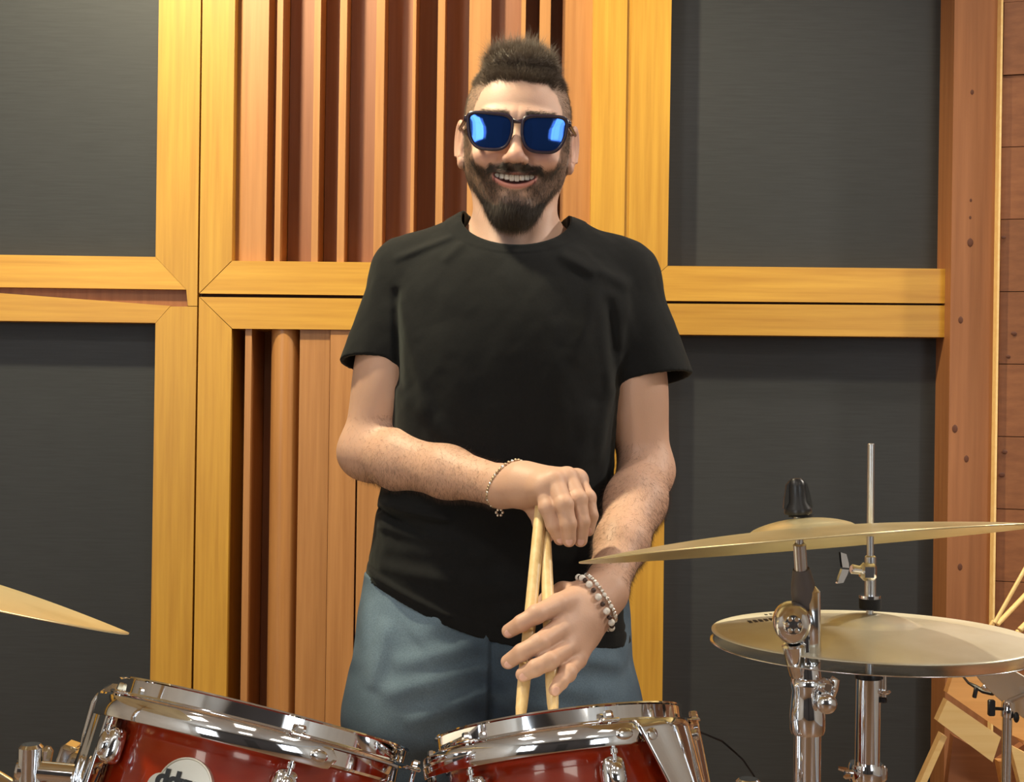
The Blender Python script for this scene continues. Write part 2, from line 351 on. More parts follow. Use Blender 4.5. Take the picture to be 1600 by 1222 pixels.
# --- toms
def tom(px,py,d,inpl,away,Rh,hgt,nm,label,lug0,band,plate_,logo=None,standx=0):
    O=W(px,py,d); ax=tilt_axis(inpl,away); T=frame(O,ax); t=thing('tom_drum',label,'drum',O)
    def A(th,r,z): return T@Vector((r*math.cos(R(th)),r*math.sin(R(th)),z))
    Rs=Rh-.009; A.T=T
    MB().lathe([(Rs-.006,-.012),(Rs-.003,-.009),(Rs,-.014),(Rs,-hgt),(Rs-.007,-hgt),(Rs-.007,-.016),(Rs-.006,-.012)],96,T).build('shell',M['lacquer'],t,True)
    MB().lathe([(1e-5,-.010),(Rs-.012,-.010),(Rs-.002,-.0115),(Rs+.003,-.016),(Rs+.003,-.021),(Rs+.001,-.021)],96,T).build('drum_head',M['headfilm'],t,True)
    for nm_,z0,sg in(('hoop',0,1),('lower_hoop',-hgt-.008,-1)):
        pr=[(Rh-.0045,-.006),(Rh-.0045,-.001),(Rh-.002,.0008),(Rh+.0015,.0006),(Rh+.0022,-.0010),(Rh-.0005,-.0022),(Rh-.0008,-.0150),(Rh+.001,-.0162),
            (Rh+.0062,-.0172),(Rh+.0075,-.0186),(Rh+.0062,-.0200),(Rh-.001,-.0192),(Rh-.003,-.0165),(Rh-.0030,-.004),(Rh-.0045,-.006)]
        h=MB().lathe([(r,z0+sg*z) for r,z in pr],120,T).build(nm_,M['chrome'],t,True)
    MB().lathe([(Rs+.0005,-.022),(Rs+.0045,-.0222),(Rs+.0050,-.036),(Rs+.003,-.0385),(Rs+.0005,-.038)],96,T).build('flesh_hoop',M['chrome'],t,True)
    for k in range(lug0[1]):
        th=lug0[0]+360/lug0[1]*k; B=frame(A(th,0,0),ax); q=T@Matrix.Rotation(R(th),4,'Z')
        # hoop ear, tension rod, lug
        e=MB(); e.box((0,0,0),(.018,.020,.004),bev=.0015); e.v=[tuple(q@(Vector(v)+Vector((Rh+.010,0,-.0178)))) for v in e.v]; e.build('hoop_ear',M['chrome'],t,True)
        r_=MB(); rod(r_,q@Vector((Rh+.012,0,-.056)),q@Vector((Rh+.012,0,-.014)),.0026); rod(r_,q@Vector((Rh+.012,0,-.016)),q@Vector((Rh+.012,0,-.008)),.005,.0045,6)
        rod(r_,q@Vector((Rh+.012,0,-.050)),q@Vector((Rh+.012,0,-.044)),.0042)
        r_.build('tension_rod',M['chrome'],t,True)
        l=MB(); l.box((0,0,0),(.022,.027,.038),bev=.006); l.v=[tuple(q@(Vector(v)+Vector((Rs+.0115,0,-.069)))) for v in l.v]
        lg=l.build('lug',M['chrome'],t,'all'); mo=lg.modifiers.new('round','SUBSURF'); mo.levels=mo.render_levels=2
        l=MB(); l.sphere((Rs+.0225,0,-.069),.0095,16,(.45,.9,1.3)); l.v=[tuple(q@Vector(v)) for v in l.v]
        l.build('lug_boss',M['chrome'],lg,True)
    # suspension band with slotted rounded end
    a0,a1=band; n=64; Rb=Rh+.0165; z0,z1=-.0215,-.0425; b=MB(); pts=[]
    for i in range(n+1):
        th=a0+(a1-a0)*i/n; e=1.0
        de=min(1,abs((a1 if band[2:]==() else a1)-th)*math.pi/180*Rb/.0105); zc=(z0+z1)/2; hh=(z1-z0)/2*(math.sqrt(max(0,1-(1-de)**2)) if de<1 else 1); hh=min(hh,-.0012)if hh>-.0012 else hh
        pts.append((th,zc-hh,zc+hh))
    prof=[]
    vs=[]; fs=[]
    for th,za,zb in pts:
        for r,z in((Rb,za),(Rb+.0006,za-.001),(Rb+.0012,(za+zb)/2),(Rb+.0006,zb+.001),(Rb,zb),(Rb-.002,zb),(Rb-.002,za)): vs.append(A(th,r,z))
    for i in range(n):
        for k in range(7): j=(k+1)%7; fs.append((i*7+k,i*7+j,(i+1)*7+j,(i+1)*7+k))
    fs.append(tuple(range(7))); fs.append(tuple(n*7+k for k in range(7))); b.add(vs,fs); b.build('suspension_band',M['chrome'],t,True)
    s=MB(); th=a1-(1 if a1>a0 else -1)*R(1)*0-math.copysign(6.5,a1-a0); s.sphere(A(th,Rb+.0012,-.032),.0075,16,(1.3,.35,.8),T.to_3x3().to_4x4()@Matrix.Rotation(R(th+90),4,'Z')); s.build('slot_end',M['chrome2'],t,True)
    # mounting plate: curved ribbed sheet
    p0,p1,depth,taper=plate_; nu,nv=40,14; vs=[];fs=[]
    for j in range(nv+1):
        v=j/nv; z=-.019-depth*v
        for i in range(nu+1):
            u=i/nu; sh=taper*v; th=p0+(p1-p0)*(sh+(1-sh)*u)
            rib=.0045*math.exp(-((u-.62)/.035)**2)+.006*math.exp(-((u-.30)/.16)**4)-.004*math.exp(-((u-.76)/.05)**2)
            vs.append(A(th,Rh+.012+rib,z))
    for j in range(nv):
        for i in range(nu): k=j*(nu+1)+i; fs.append((k,k+1,k+nu+2,k+nu+1))
    pl=MB().add(vs,fs).build('mounting_plate',M['chrome'],t,'all'); mo=pl.modifiers.new('thick','SOLIDIFY'); mo.thickness=.003; mo.offset=0
    for u,z in((.10,-.034),(.60,-.034),(.93,-.032)):
        th=p0+(p1-p0)*u; c=A(th,Rh+.0145,z); s=MB(); nrm=(A(th,1,0)-A(th,0,0)).normalized(); s.lathe([(1e-5,.003),(.003,.0028),(.0058,.0016),(.0062,0),(.0062,-.002)],16,frame(c,nrm,ax)); s.build('screw',M['chrome2'],t,True)
    # arm from plate to its stand
    thm=(p0+p1)/2; a=A(thm,Rh+.012,-.11); 
    rod(MB(),A(thm,Rh+.008,-.105),A(thm,Rh+.075,-.115),.011).build('mount_arm',M['chrome'],t,True)
    e=A(thm,Rh+.06,-.115)
    if logo is not None:
        th,z,rb=logo; n_=(A(th,1,0)-A(th,0,0)).normalized(); q=frame(A(th,Rs+.0022,z),n_,T.to_3x3()@Vector((-math.sin(R(th)),math.cos(R(th)),0)))
        # local x runs to the right along the shell, local y up the drum
        xv=(A(th+1,Rs,0)-A(th-1,Rs,0)).normalized(); yv=ax; q=Matrix.Identity(4)
        for i in range(3): q[i][0],q[i][1],q[i][2],q[i][3]=xv[i],yv[i],n_[i],A(th,Rs+.0010,z)[i]
        bd=MB().lathe([(1e-5,.0024),(rb*.93,.0020),(rb*.95,.0026),(rb,.0024),(rb*1.01,-.003)],48,q)
        bd.lathe([(1e-5,.0026),(rb*.42,.0022),(rb*.45,-.003)],32,q@Matrix.Translation((-rb*.90,-rb*.12,0)))
        bd.lathe([(1e-5,.0020),(rb*.36,.0018),(rb*.38,-.003)],32,q@Matrix.Translation((rb*.95,-rb*.15,-.0005)))
        bo=bd.build('badge',M['badge'],t,True)
        cu=bpy.data.curves.new('lettering_curve','FONT'); cu.body='ddrum'; cu.size=rb*.86; cu.extrude=.0006; cu.offset=.0011; cu.align_x='CENTER'; cu.align_y='CENTER'; cu.space_character=.92
        fo=bpy.data.objects.new('tmp',cu); COL.objects.link(fo); bpy.context.view_layer.update(); me=bpy.data.meshes.new_from_object(fo.evaluated_get(bpy.context.evaluated_depsgraph_get())); bpy.data.objects.remove(fo)
        me.transform(q@Matrix.Translation((.04*rb,.12*rb,.0032))); me.materials.clear(); link('lettering',me,M['ink'],t)
    return t,A,e
tL,AL,eL=tom(416,1117,1.46,13.2,18.0,.1585,.200,'l','red lacquered tom drum with round lettered badge, at the left',(-139,5),(-190,-53),(162,218,.125,.15),(-101,-.091,.029))
tR,AR,eR=tom(873,1131,1.46,-8.4,20.0,.1335,.175,'r','red lacquered smaller tom drum under the sticks with chrome plate on its right',(-133,6),(-196,-62),(-62,8,.125,.35))
# stand below each tom, out of the picture
for e,lb,ty in((eL,'chrome stand holding the left tom drum',1.46),(eR,'chrome stand holding the smaller right tom drum',1.46)):
    t=thing('tom_stand',lb,'stand',(e.x,e.y,0)); tripod(t,e.x,e.y,e.z+.03)
# clamp cluster beside the left tom
br_=MB(); br_.prism([W(x,y,1.43) for x,y in((150,1082),(178,1085),(174,1112),(166,1150),(140,1196),(118,1200),(126,1150),(141,1096))],(0,.05,0))
bo_=br_.build('mount_bracket',M['chrome2'],tL,True); mo_=bo_.modifiers.new('bev','BEVEL'); mo_.width=.004; mo_.segments=3
MB().sphere(W(165,1094,1.428),.0035,12,(1,.5,1)).build('screw',M['chrome'],tL,True)
def clamp_cluster():
    t=thing('tom_clamp','chrome clamp with wing bolts left of the left tom drum','clamp',W(80,1215,1.47))
    d=1.47
    def b(x0,x1,y0,y1,dd,rot,mt='chrome2',dep=.028,nm='clamp_block',bev=.004):
        c=W((x0+x1)/2,(y0+y1)/2,dd); s=dd/F
        o=MB().box(c,((x1-x0)*s,dep,(y1-y0)*s),Matrix.Rotation(R(rot),4,'Y'),bev).build(nm,M[mt],t,True); return o
    b(26,46,1168,1226,d,14,dep=.012,nm='wing'); b(60,78,1166,1228,d+.01,10,nm='wing',dep=.014)
    b(88,116,1160,1240,d,18); b(100,128,1172,1250,d-.02,22,nm='clamp_jaw'); b(116,124,1158,1250,d-.035,20,'black',.03,'clamp_seam',.001)
    b(138,156,1196,1204,d-.03,0,'chrome',.03,'clamp_plate',.001)
    rod(MB(),W(-30,1206,d+.02),W(40,1250,d-.01),.012).build('mount_arm',M['chrome2'],t,True)
    rod(MB(),W(52,1262,d),W(136,1236,d),.014).build('cross_rod',M['chrome'],t,True)
    rod(MB(),W(126,1170,d-.01),W(110,1250,d-.01),.006).build('eye_bolt',M['chrome'],t,True)
    MB().sphere(W(31,1205,d-.008),.006,12).build('bolt_head',M['chrome'],t,True)
    c=W(90,1262,d); rod(MB(),(c.x,c.y+.0,c.z+.012),(c.x,c.y,.02),.0127).build('pole',M['chrome'],t,True)
    MB().lathe([(1e-5,.0),(.16,0),(.16,.012),(.04,.02),(1e-5,.02)],32,Matrix.Translation((c.x,c.y,0))).build('base_plate',M['black'],t,True)
clamp_cluster()
# --- cymbals
def cym_prof(Rr,bell,hb,hbow,th=.0011):
    up_=[]
    n=9
    for i in range(n+1):
        r=bell*i/n; up_.append((max(r,.006),hbow+hb*(1-(r/bell)**2)**.75 if i<n else hbow))
    for i in range(1,25):
        s=i/24; r=bell+(Rr-bell)*s; up_.append((r,hbow*(1-s**1.55)))
    return up_+[(r,z-th) for r,z in up_[::-1]]+[up_[0]]
def cymbal(name,label,px,py,d,inpl,away,Rr,bell,hb,hbow,m,parent=None,nm='bronze_disc'):
    O=W(px,py,d); T=frame(O,tilt_axis(inpl,away)); t=thing(name,label,'cymbal',O)
    t.matrix_world=T
    mb=MB().lathe(cym_prof(Rr,bell,hb,hbow),160)
    me=mb; o=mb.build(nm,m,None,'all'); o.parent=t
    return t,T
crash,TC=cymbal('crash_cymbal','large thin brass cymbal seen edge-on above the hi-hat','' or 1256,851,1.37,-5.2,8.8,.2300,.055,.012,.0150,M['brass'])
# hardware of the crash
st=thing('cymbal_stand','chrome boom stand with round tilter carrying the brass cymbal',"stand",W(1262,1222,1.385)*1)
st.location=(W(1262,1222,1.385).x,1.385,0)
def Pc(x,y,d=1.385): return W(x,y,d)
m_=MB(); T,l=along(Pc(1247,803,1.37),Pc(1244,746,1.37))
m_.lathe([(1e-5,0),(.0135,0),(.0142,.002),(.0135,.006),(.0098,.012),(.0088,.028),(.0078,.033),(.005,.036),(1e-5,.036)],24,T)
for s in(-1,1): m_.prism([T@Vector(p) for p in((s*.008,-.003,.004),(s*.0150,-.003,.006),(s*.0135,-.003,.016),(s*.0105,-.003,.030),(s*.007,-.003,.034))],T.to_3x3()@Vector((0,.006,0)))
m_.build('wing_nut',M['black'],st,True)
a_=TC@Vector((0,0,.027)); b_=Pc(1252,895,1.375)
rod(MB(),Pc(1246,800,1.37),b_,.0042).build('cymbal_rod',M['steel'],st,True)
MB().lathe([(1e-5,0),(.0125,0),(.0125,.004),(1e-5,.004)],20,frame(TC@Vector((0,0,.0272)),tilt_axis(5,7))).build('felt_washer',M['felt'],st,True)
rod(MB(),Pc(1249,849,1.37)-Vector((0,0,.0)),b_,.0066).build('rod_sleeve',M['steel'],st,True)
T,l=along(Pc(1258,945,1.385),Pc(1252,889,1.375))
MB().lathe([(1e-5,0),(.0125,0),(.0130,.012),(.0118,.024),(.0098,.034),(.0085,l),(1e-5,l)],24,T).build('tilter_neck',M['rubber'],st,True)
rod(MB(),Pc(1263,1052),Pc(1256,905),.0125,.0105,24).build('tilter_barrel',M['chrome'],st,True)
MB().box(Pc(1270,978,1.378),(.014,.020,.082),Matrix.Rotation(R(-1.5),4,'Y')@Matrix.Rotation(R(25),4,'Z'),.006).build('tilter_arm',M['chrome2'],st,True)
T=frame(Pc(1238,974,1.365),Vector((-.12,-1,.05)),Vector((1,0,0)))
MB().lathe([(1e-5,.014),(.0085,.0135),(.0105,.011),(.013,.010),(.0155,.0085),(.0178,.005),(.019,0),(.019,-.016),(.015,-.02),(1e-5,-.02)],32,T@Matrix.Diagonal((1,1.12,1,1))).build('tilter_disc',M['chrome2'],st,True)
g=MB()
for k in range(6):
    a=R(60*k); g.sphere(T@Vector((.0065*math.cos(a),.0065*math.sin(a),.0145)),.0026,8)
g.build('tilter_teeth',M['chrome2'],st,True)
rod(MB(),Pc(1247,1058,1.38),Pc(1240,1005,1.375),.008,.0125).build('tilter_leg',M['chrome2'],st,True)
rod(MB(),Pc(1262,1075),Pc(1260,1034),.0150,.0135,24).build('collar',M['chrome'],st,True)
T,l=along(Pc(1262,1146),Pc(1261,1058))
MB().lathe([(1e-5,0),(.0165,0),(.0178,.004),(.0182,.018),(.0168,.032),(.0155,.044),(.0165,.050),(.0160,l-.002),(.0145,l),(1e-5,l)],28,T).build('height_clamp',M['chrome'],st,True)
for y,h_ in((1072,22),(1096,26)):
    c=Pc(1291,y,1.372); MB().box(c,(.017,.016,h_*1.385/F*1.15),Matrix.Rotation(R(8),4,'Y'),.005).build('clamp_lug',M['chrome2'],st,True)
g=MB(); g.tube([Pc(1300,1060,1.37),Pc(1308,1064,1.365),Pc(1305,1078,1.365),Pc(1300,1090,1.37)],.0028,8); g.build('wing_loop',M['chrome'],st,True)
MB().sphere(Pc(1292,1100,1.360),.0105,16,(1,.6,1)).build('clamp_bolt',M['chrome2'],st,True)
pz_=Pc(1262,1140); rod(MB(),(pz_.x+.002,1.385,.12),(pz_.x,1.385,pz_.z),.0138,.0138,28).build('upper_tube',M['chrome'],st,True)
for k in range(3):
    a=R(30+120*k); e=(pz_.x+.3*math.cos(a),1.385+.3*math.sin(a),.016); MB().tube([(pz_.x,1.385,.36),(pz_.x+.16*math.cos(a),1.385+.16*math.sin(a),.2),e],.009,8).build('leg',M['chrome'],st,True)
    MB().sphere(e,.016,10).build('rubber_foot',M['rubber'],st,True)
# hi-hat: two cymbals and their stand
hh,TH=cymbal('hihat_cymbal','pale bronze top hi-hat cymbal with printed black marks',1362,991,1.505,.0,.6,.1775,.050,.010,.0125,M['hat'])
O2=TH@Vector((0,0,-.0125)); t2=thing('hihat_cymbal','bottom hi-hat cymbal, thin bright rim under the top one','cymbal',O2); t2.matrix_world=Matrix.Translation(O2)@TH.to_3x3().to_4x4()@Matrix.Rotation(math.pi,4,'X')
o=MB().lathe(cym_prof(.1790,.05,.010,.0125),160).build('bronze_disc',M['chrome2'],None,'all'); o.parent=t2
for x0,y0,n,s,dy in((1172,972,7,8.4,-.9),(1197,961,4,7.5,-.9)):    # printed square marks on the hi-hat
    for k in range(n):
        px,py=x0+s*k,y0+dy*k
        # project on the bow of the cymbal
        ray=(W(px,py,1)-Vector((0,0,CAMZ))); inv=TH.inverted(); best=None
        for it in range(400):
            dd=1.3+.4*it/400; q=inv@(Vector((0,0,CAMZ))+ray*dd); rr=math.hypot(q.x,q.y)
            if rr<.1775:
                sN=max(0,(rr-.05)/(.1775-.05)); h=.0125*(1-sN**1.55)
                if q.z<h: best=q; best.z=h+.0003; break
        if best is None: continue
        MB().box(best,(.0042*(1 if n==7 else .8),.016 if n==7 else .008,.0004)).build('printed_mark',M['ink'],None).parent=hh
hs=thing('hihat_stand','chrome hi-hat stand with pull rod and clutch','stand',(W(1360,1222,1.505).x,1.505,0))
def Ph(x,y,d=1.505): return W(x,y,d)
rod(MB(),Ph(1358,1100),Ph(1361,693),.0040,.0038).build('pull_rod',M['steel'],hs,True)
rod(MB(),Ph(1359.5,936),Ph(1360,868),.0062).build('clutch_sleeve',M['steel'],hs,True)
MB().box(Ph(1356,893,1.503),(.018,.016,.020),None,.004).build('clutch_block',M['chrome2'],hs,True)
rod(MB(),Ph(1350,892,1.503),Ph(1330,889,1.50),.0045,.0055).build('clutch_screw',M['chrome'],hs,True)
T=frame(Ph(1320,888,1.50),Vector((-1,-.2,.1)),Vector((0,0,1)))
g=MB()
for s in(-1,1): g.prism([T@Vector(p) for p in((s*.001,-.0025,-.004),(s*.006,-.0025,-.003),(s*.016,-.0025,.001),(s*.0175,-.0025,.008),(s*.010,-.0025,.0065),(s*.001,-.0025,.004))],T.to_3x3()@Vector((0,.005,0)))
g.build('wing_screw',M['chrome'],hs,True)
T,l=along(Ph(1359,950),Ph(1359,930)); MB().lathe([(1e-5,0),(.0112,0),(.0118,.005),(.0115,.0115),(.0118,.0118),(.0118,l),(1e-5,l)],24,T).build('clutch_collar',M['chrome'],hs,True)
T,l=along(Ph(1359.5,950),Ph(1359.5,935)); MB().lathe([(1e-5,-.001),(.0118,-.001),(.0122,.004),(.0122,l),(1e-5,l)],24,T).build('felt_washer',M['felt'],hs,True)
T,l=along(Ph(1357,1060),Ph(1357,1040)); MB().lathe([(1e-5,0),(.0148,0),(.0152,l*.6),(.012,l),(1e-5,l)],24,T).build('seat_cup',M['black'],hs,True)
pz_=Ph(1357,1054); rod(MB(),(pz_.x-.001,1.505,.10),(pz_.x,1.505,pz_.z),.0136,.0136,28).build('tube',M['chrome'],hs,True)
c=Ph(1353,1206); MB().lathe([(1e-5,-.010),(.018,-.010),(.0192,-.006),(.0192,.006),(.018,.010),(1e-5,.010)],28,Matrix.Translation(c)).build('collar',M['chrome'],hs,True)
g=MB(); wing(g,Ph(1332,1208,1.49),Vector((-1,-.15,.05)),.013); g.build('wing_screw',M['chrome'],hs,True)
MB().box(Ph(1378,1208,1.50),(.010,.014,.018),None,.003).build('clamp_lug',M['chrome2'],hs,True)
g=MB(); rod(g,Ph(1381,1090,1.50),Ph(1381,1044,1.50),.0028); rod(g,Ph(1381,1056,1.5),Ph(1381,1046,1.5),.0055); rod(g,Ph(1381,1084,1.5),Ph(1381,1078,1.5),.0078)
g.build('tilt_screw',M['chrome2'],hs,True)
rod(MB(),Ph(1380,1098,1.5),Ph(1380,1090,1.5),.0042).build('screw_tip',M['black'],hs,True)
for k in range(3):
    a=R(90+120*k); e=(pz_.x+.28*math.cos(a),1.505+.28*math.sin(a),.016); MB().tube([(pz_.x,1.505,.3),(pz_.x+.16*math.cos(a),1.505+.16*math.sin(a),.15),e],.009,8).build('leg',M['chrome'],hs,True)
    MB().sphere(e,.016,10).build('rubber_foot',M['rubber'],hs,True)
# left cymbal, edge-on with its underside in view
lc,TL=cymbal('ride_cymbal','golden cymbal cropped at the left edge, pointing down right','' or -178,903,1.30,12.4,11.8,.2350,.055,.012,.020,M['brass'])
ls=thing('cymbal_stand','chrome stand under the golden cymbal, beyond the left edge','stand',(lc.location.x,1.30,0))
O=TL.translation; rod(MB(),(O.x,1.30,.12),O+Vector((0,0,-.01)),.011).build('pole',M['chrome'],ls,True)
rod(MB(),O+Vector((0,0,-.012)),TL@Vector((0,0,.055)),.004).build('cymbal_rod',M['steel'],ls,True)
MB().sphere(TL@Vector((0,0,.045)),.012,12).build('wing_nut',M['black'],ls,True)
for k in range(3):
    a=R(30+120*k); e=(O.x+.3*math.cos(a),1.30+.3*math.sin(a),.016); MB().tube([(O.x,1.3,.36),(O.x+.16*math.cos(a),1.3+.16*math.sin(a),.2),e],.009,8).build('leg',M['chrome'],ls,True)
    MB().sphere(e,.016,10).build('rubber_foot',M['rubber'],ls,True)
# small pale cymbal on its stand at lower right
sm,TS=cymbal('splash_cymbal','small white cymbal tilted steeply on a stand, below the hi-hat',1615,1100,1.72,40,11,.092,.026,.008,.010,mat('white_cymbal',(.88,.89,.84),.4,.05))
ss=thing('cymbal_stand','short chrome stand with black wing screw at the lower right','stand',(W(1574,1222,1.76).x,1.76,0))
def Pq(x,y,d=1.76): return W(x,y,d)
c=Pq(1574,1110); rod(MB(),(c.x-.003,1.76,.1),(c.x,1.76,c.z),.0062,.0062,20).build('pole',M['chrome2'],ss,True)
T,l=along(Pq(1574,1120),Pq(1576,1094)); MB().lathe([(1e-5,0),(.0082,0),(.0086,.004),(.0084,l-.003),(.006,l),(1e-5,l)],20,T).build('sleeve',M['chrome'],ss,True)
rod(MB(),Pq(1576,1096),TS@Vector((0,0,.03)),.0035).build('cymbal_rod',M['steel'],ss,True)
g=MB(); rod(g,Pq(1568,1108,1.75),Pq(1552,1107,1.745),.0022); g.box(Pq(1549,1106,1.745),(.009,.007,.021),None,.0015); g.build('wing_screw',M['black'],ss,True)
MB().sphere(Pq(1588,1121,1.75),.0065,12,(.6,.6,1.1)).build('screw_knob',M['black'],ss,True)
for k in range(3):
    a=R(90+120*k); e=(c.x+.22*math.cos(a),1.76+.22*math.sin(a),.012); MB().tube([(c.x,1.76,.26),(c.x+.12*math.cos(a),1.76+.12*math.sin(a),.13),e],.006,8).build('leg',M['chrome2'],ss,True)
    MB().sphere(e,.012,10).build('rubber_foot',M['rubber'],ss,True)
# black snare-like cable clip behind
t=thing('cable','thin black cable with clip hanging in front of the wooden boards','cable',Pq(1560,1084,1.9))
MB().tube([W(1500,1040,1.95),W(1504,1056,1.95),W(1513,1067,1.93),W(1524,1073,1.92),W(1536,1080,1.91),W(1551,1084,1.9),W(1562,1080,1.88)],[.0014,.0018,.002,.003,.0035,.003,.002],8).build('cord',M['black'],t,True)
MB().box(W(1524,1082,1.915),(.0055,.005,.016),Matrix.Rotation(R(12),4,'Y'),.001).build('clip',M['black'],t,True)
g=MB(); g.sphere(W(1545,1074,1.89),.009,12,(1.2,.6,.7)); g.sphere(W(1541,1063,1.89),.006,12); g.build('plug',M['chrome2'],t,True)
# thin cable at right of the small tom
t=thing('cable','thin grey cable curving down beside the right tom drum','cable',W(1170,1222,1.6))
MB().tube([AR(-8,.150,-.03)+Vector((0,.0,0)),W(1128,1158,1.50),W(1142,1170,1.5),W(1160,1186,1.52),W(1178,1212,1.55),W(1190,1240,1.6),W(1195,1400,1.62),W(1200,1590,1.62)],.0011,6).build('cord',M['felt'],t,True)
# --- folded wooden rack of slanted boards, lower right
rk=thing('wooden_rack','folded pale pine slatted rack leaning behind the hi-hat at the lower right','rack',(W(1530,1222,2.1).x,2.15,0))
def bd(name,pts,d,m,th=.018,slope=0): return MB().prism([W(x,y,d+slope*(y-1100)/200) for x,y in pts],(0,th,0)).build(name,M[m],rk)
bd('board',[(1496,1036),(1480,1083),(1562,1140),(1605,1160),(1628,1085),(1560,1020)],2.10,'orange')
bd('board',[(1480,1094),(1465,1127),(1551,1191),(1564,1152)],2.06,'pale')
bd('board',[(1581,1148),(1612,1127),(1700,1170),(1690,1210),(1640,1196)],2.11,'orange')
bd('board',[(1579,1165),(1597,1235),(1660,1300),(1700,1280),(1690,1222)],2.07,'pale')
bd('board',[(1574,1024),(1603,1044),(1640,1062),(1650,1040),(1600,1010)],2.05,'pale')
def stick(name,a,b,d1,d2,wd): 
    a,b=W(*a,d1),W(*b,d2); rod(MB(),a,b,wd,wd,12).build(name,M['pale'],rk,True)
leg=bd('leg',[(1472,1147),(1480,1152),(1447,1226),(1300,1560),(1288,1556),(1436,1226)],2.08,'pale')
bd('leg',[(1560,1190),(1572,1190),(1640,1540),(1625,1545)],2.12,'orange')
stick('rail',(1554,974),(1628,842),2.04,2.06,.0031); stick('rail',(1558,976),(1640,890),2.06,2.10,.0038); stick('rail',(1593,985),(1650,930),2.03,2.05,.0045)
stick('rail',(1553,970),(1500,1060),2.13,2.13,.0035); stick('rail',(1592,985),(1560,1060),2.14,2.14,.0045)
bd('back_board',[(1490,1150),(1480,1230),(1440,1400),(1640,1400),(1620,1150),(1560,1190)],2.2,'plank' if 'plank' in M else 'orange')
# ------------------------------------------------------------ implicit-surface modelling (numpy)
f4=np.float32
def cap(p,a,b,ra,rb=None):
    rb=ra if rb is None else rb; a=np.asarray(a,f4); b=np.asarray(b,f4); ab=b-a
    t=np.clip(((p-a)@ab)/max(1e-9,float(ab@ab)),0,1)
    return np.linalg.norm(p-a-t[:,None]*ab,axis=1)-(ra+(rb-ra)*t)
def ell(p,c,r,Rm=None):
    q=p-np.asarray(c,f4)
    if Rm is not None: q=q@np.asarray(Rm,f4)
    r=np.asarray(r,f4); k0=np.linalg.norm(q/r,axis=1); k1=np.linalg.norm(q/(r*r),axis=1)+1e-9
    return k0*(k0-1)/k1
def smin(a,b,k):
    h=np.maximum(k-np.abs(a-b),0)/k; return np.minimum(a,b)-h*h*k*.25
def smax(a,b,k): return -smin(-a,-b,k)
def chain(p,pts,rs,k=.004):
    d=None
    for i in range(len(pts)-1):
        e=cap(p,pts[i],pts[i+1],rs[i],rs[i+1]); d=e if d is None else smin(d,e,k)
    return d
def snoise(p,s,seed=0):
    r=np.random.default_rng(seed); o=np.zeros(len(p))
    for i in range(7):
        w_=r.normal(size=3); w_/=np.linalg.norm(w_); f=s*r.uniform(.6,1.7); o+=np.sin(p@(w_*f)+r.uniform(0,6.28)+1.3*np.sin(p@(np.roll(w_,1)*f*.7)+i))
    return o/7
def mesh_sdf(F_,lo,hi,h,proj=2,B=8):
    lo=np.asarray(lo,float); nb=np.ceil((np.asarray(hi,float)-lo)/(h*B)).astype(int); bs=h*B
    g=np.stack(np.meshgrid(*[np.arange(n) for n in nb],indexing='ij'),-1).reshape(-1,3)
    d=F_((lo+(g+.5)*bs).astype(f4)); g=g[np.abs(d)<bs*.87*1.35+.006]
    loc=np.stack(np.meshgrid(*[np.arange(B)]*3,indexing='ij'),-1).reshape(-1,3)
    cells=[]
    for ch in np.array_split(g,max(1,len(g)//1500)):
        c=(ch[:,None,:]*B+loc[None]).reshape(-1,3); d=F_((lo+(c+.5)*h).astype(f4)); cells.append(c[np.abs(d)<h*1.6])
    c=np.concatenate(cells); D=nb*B+2
    key=lambda q:(q[:,0]*D[1]+q[:,1])*D[2]+q[:,2]
    offs=np.array([(i,j,k) for i in(0,1) for j in(0,1) for k in(0,1)])
    cor=(c[:,None,:]+offs[None]).reshape(-1,3); ck=key(cor); uk,first,inv=np.unique(ck,return_index=True,return_inverse=True)
    dv=np.concatenate([F_(x) for x in np.array_split((lo+cor[first]*h).astype(f4),max(1,len(first)//200000))]); cv=dv[inv].reshape(-1,8)
    m=(cv.min(1)<0)&(cv.max(1)>=0); c=c[m]; cv=cv[m]
    E=[(a,b) for a in range(8) for b in range(a+1,8) if bin(a^b).count('1')==1]
    s=np.zeros((len(c),3)); n=np.zeros(len(c))
    for a,b in E:
        va,vb=cv[:,a],cv[:,b]; x=(va<0)!=(vb<0); t=np.where(x,va/np.where(x,va-vb,1),0)
        pt=offs[a]+t[:,None]*(offs[b]-offs[a]); s+=np.where(x[:,None],pt,0); n+=x
    V=lo+(c+s/n[:,None])*h
    ks=key(c); od=np.argsort(ks); kss=ks[od]
    quads=[]
    for ax in range(3):
        b=4>>ax; x=(cv[:,0]<0)!=(cv[:,b]<0); cc=c[x]; neg=cv[x,0]<0
        u,v=[(1,2),(2,0),(0,1)][ax]; eu=np.eye(3,dtype=int)[u]; ev=np.eye(3,dtype=int)[v]
        q=[cc,cc-eu,cc-eu-ev,cc-ev]; id_=[]; ok=np.ones(len(cc),bool)
        for z in q:
            k=key(z); i=np.clip(np.searchsorted(kss,k),0,len(kss)-1); ok&=kss[i]==k; id_.append(od[i])
        Q=np.stack(id_,1); Q[~neg]=Q[~neg][:,::-1]; quads.append(Q[ok])
    Q=np.concatenate(quads); V=V.astype(f4)
    for _ in range(proj):
        e=h*.35; G=np.stack([F_(V+np.array(o,f4)*e)-F_(V-np.array(o,f4)*e) for o in np.eye(3)],1)/(2*e); d=F_(V)
        V=V-np.clip(d/np.maximum((G**2).sum(1),.15),-h*.5,h*.5)[:,None]*G
    return V,Q
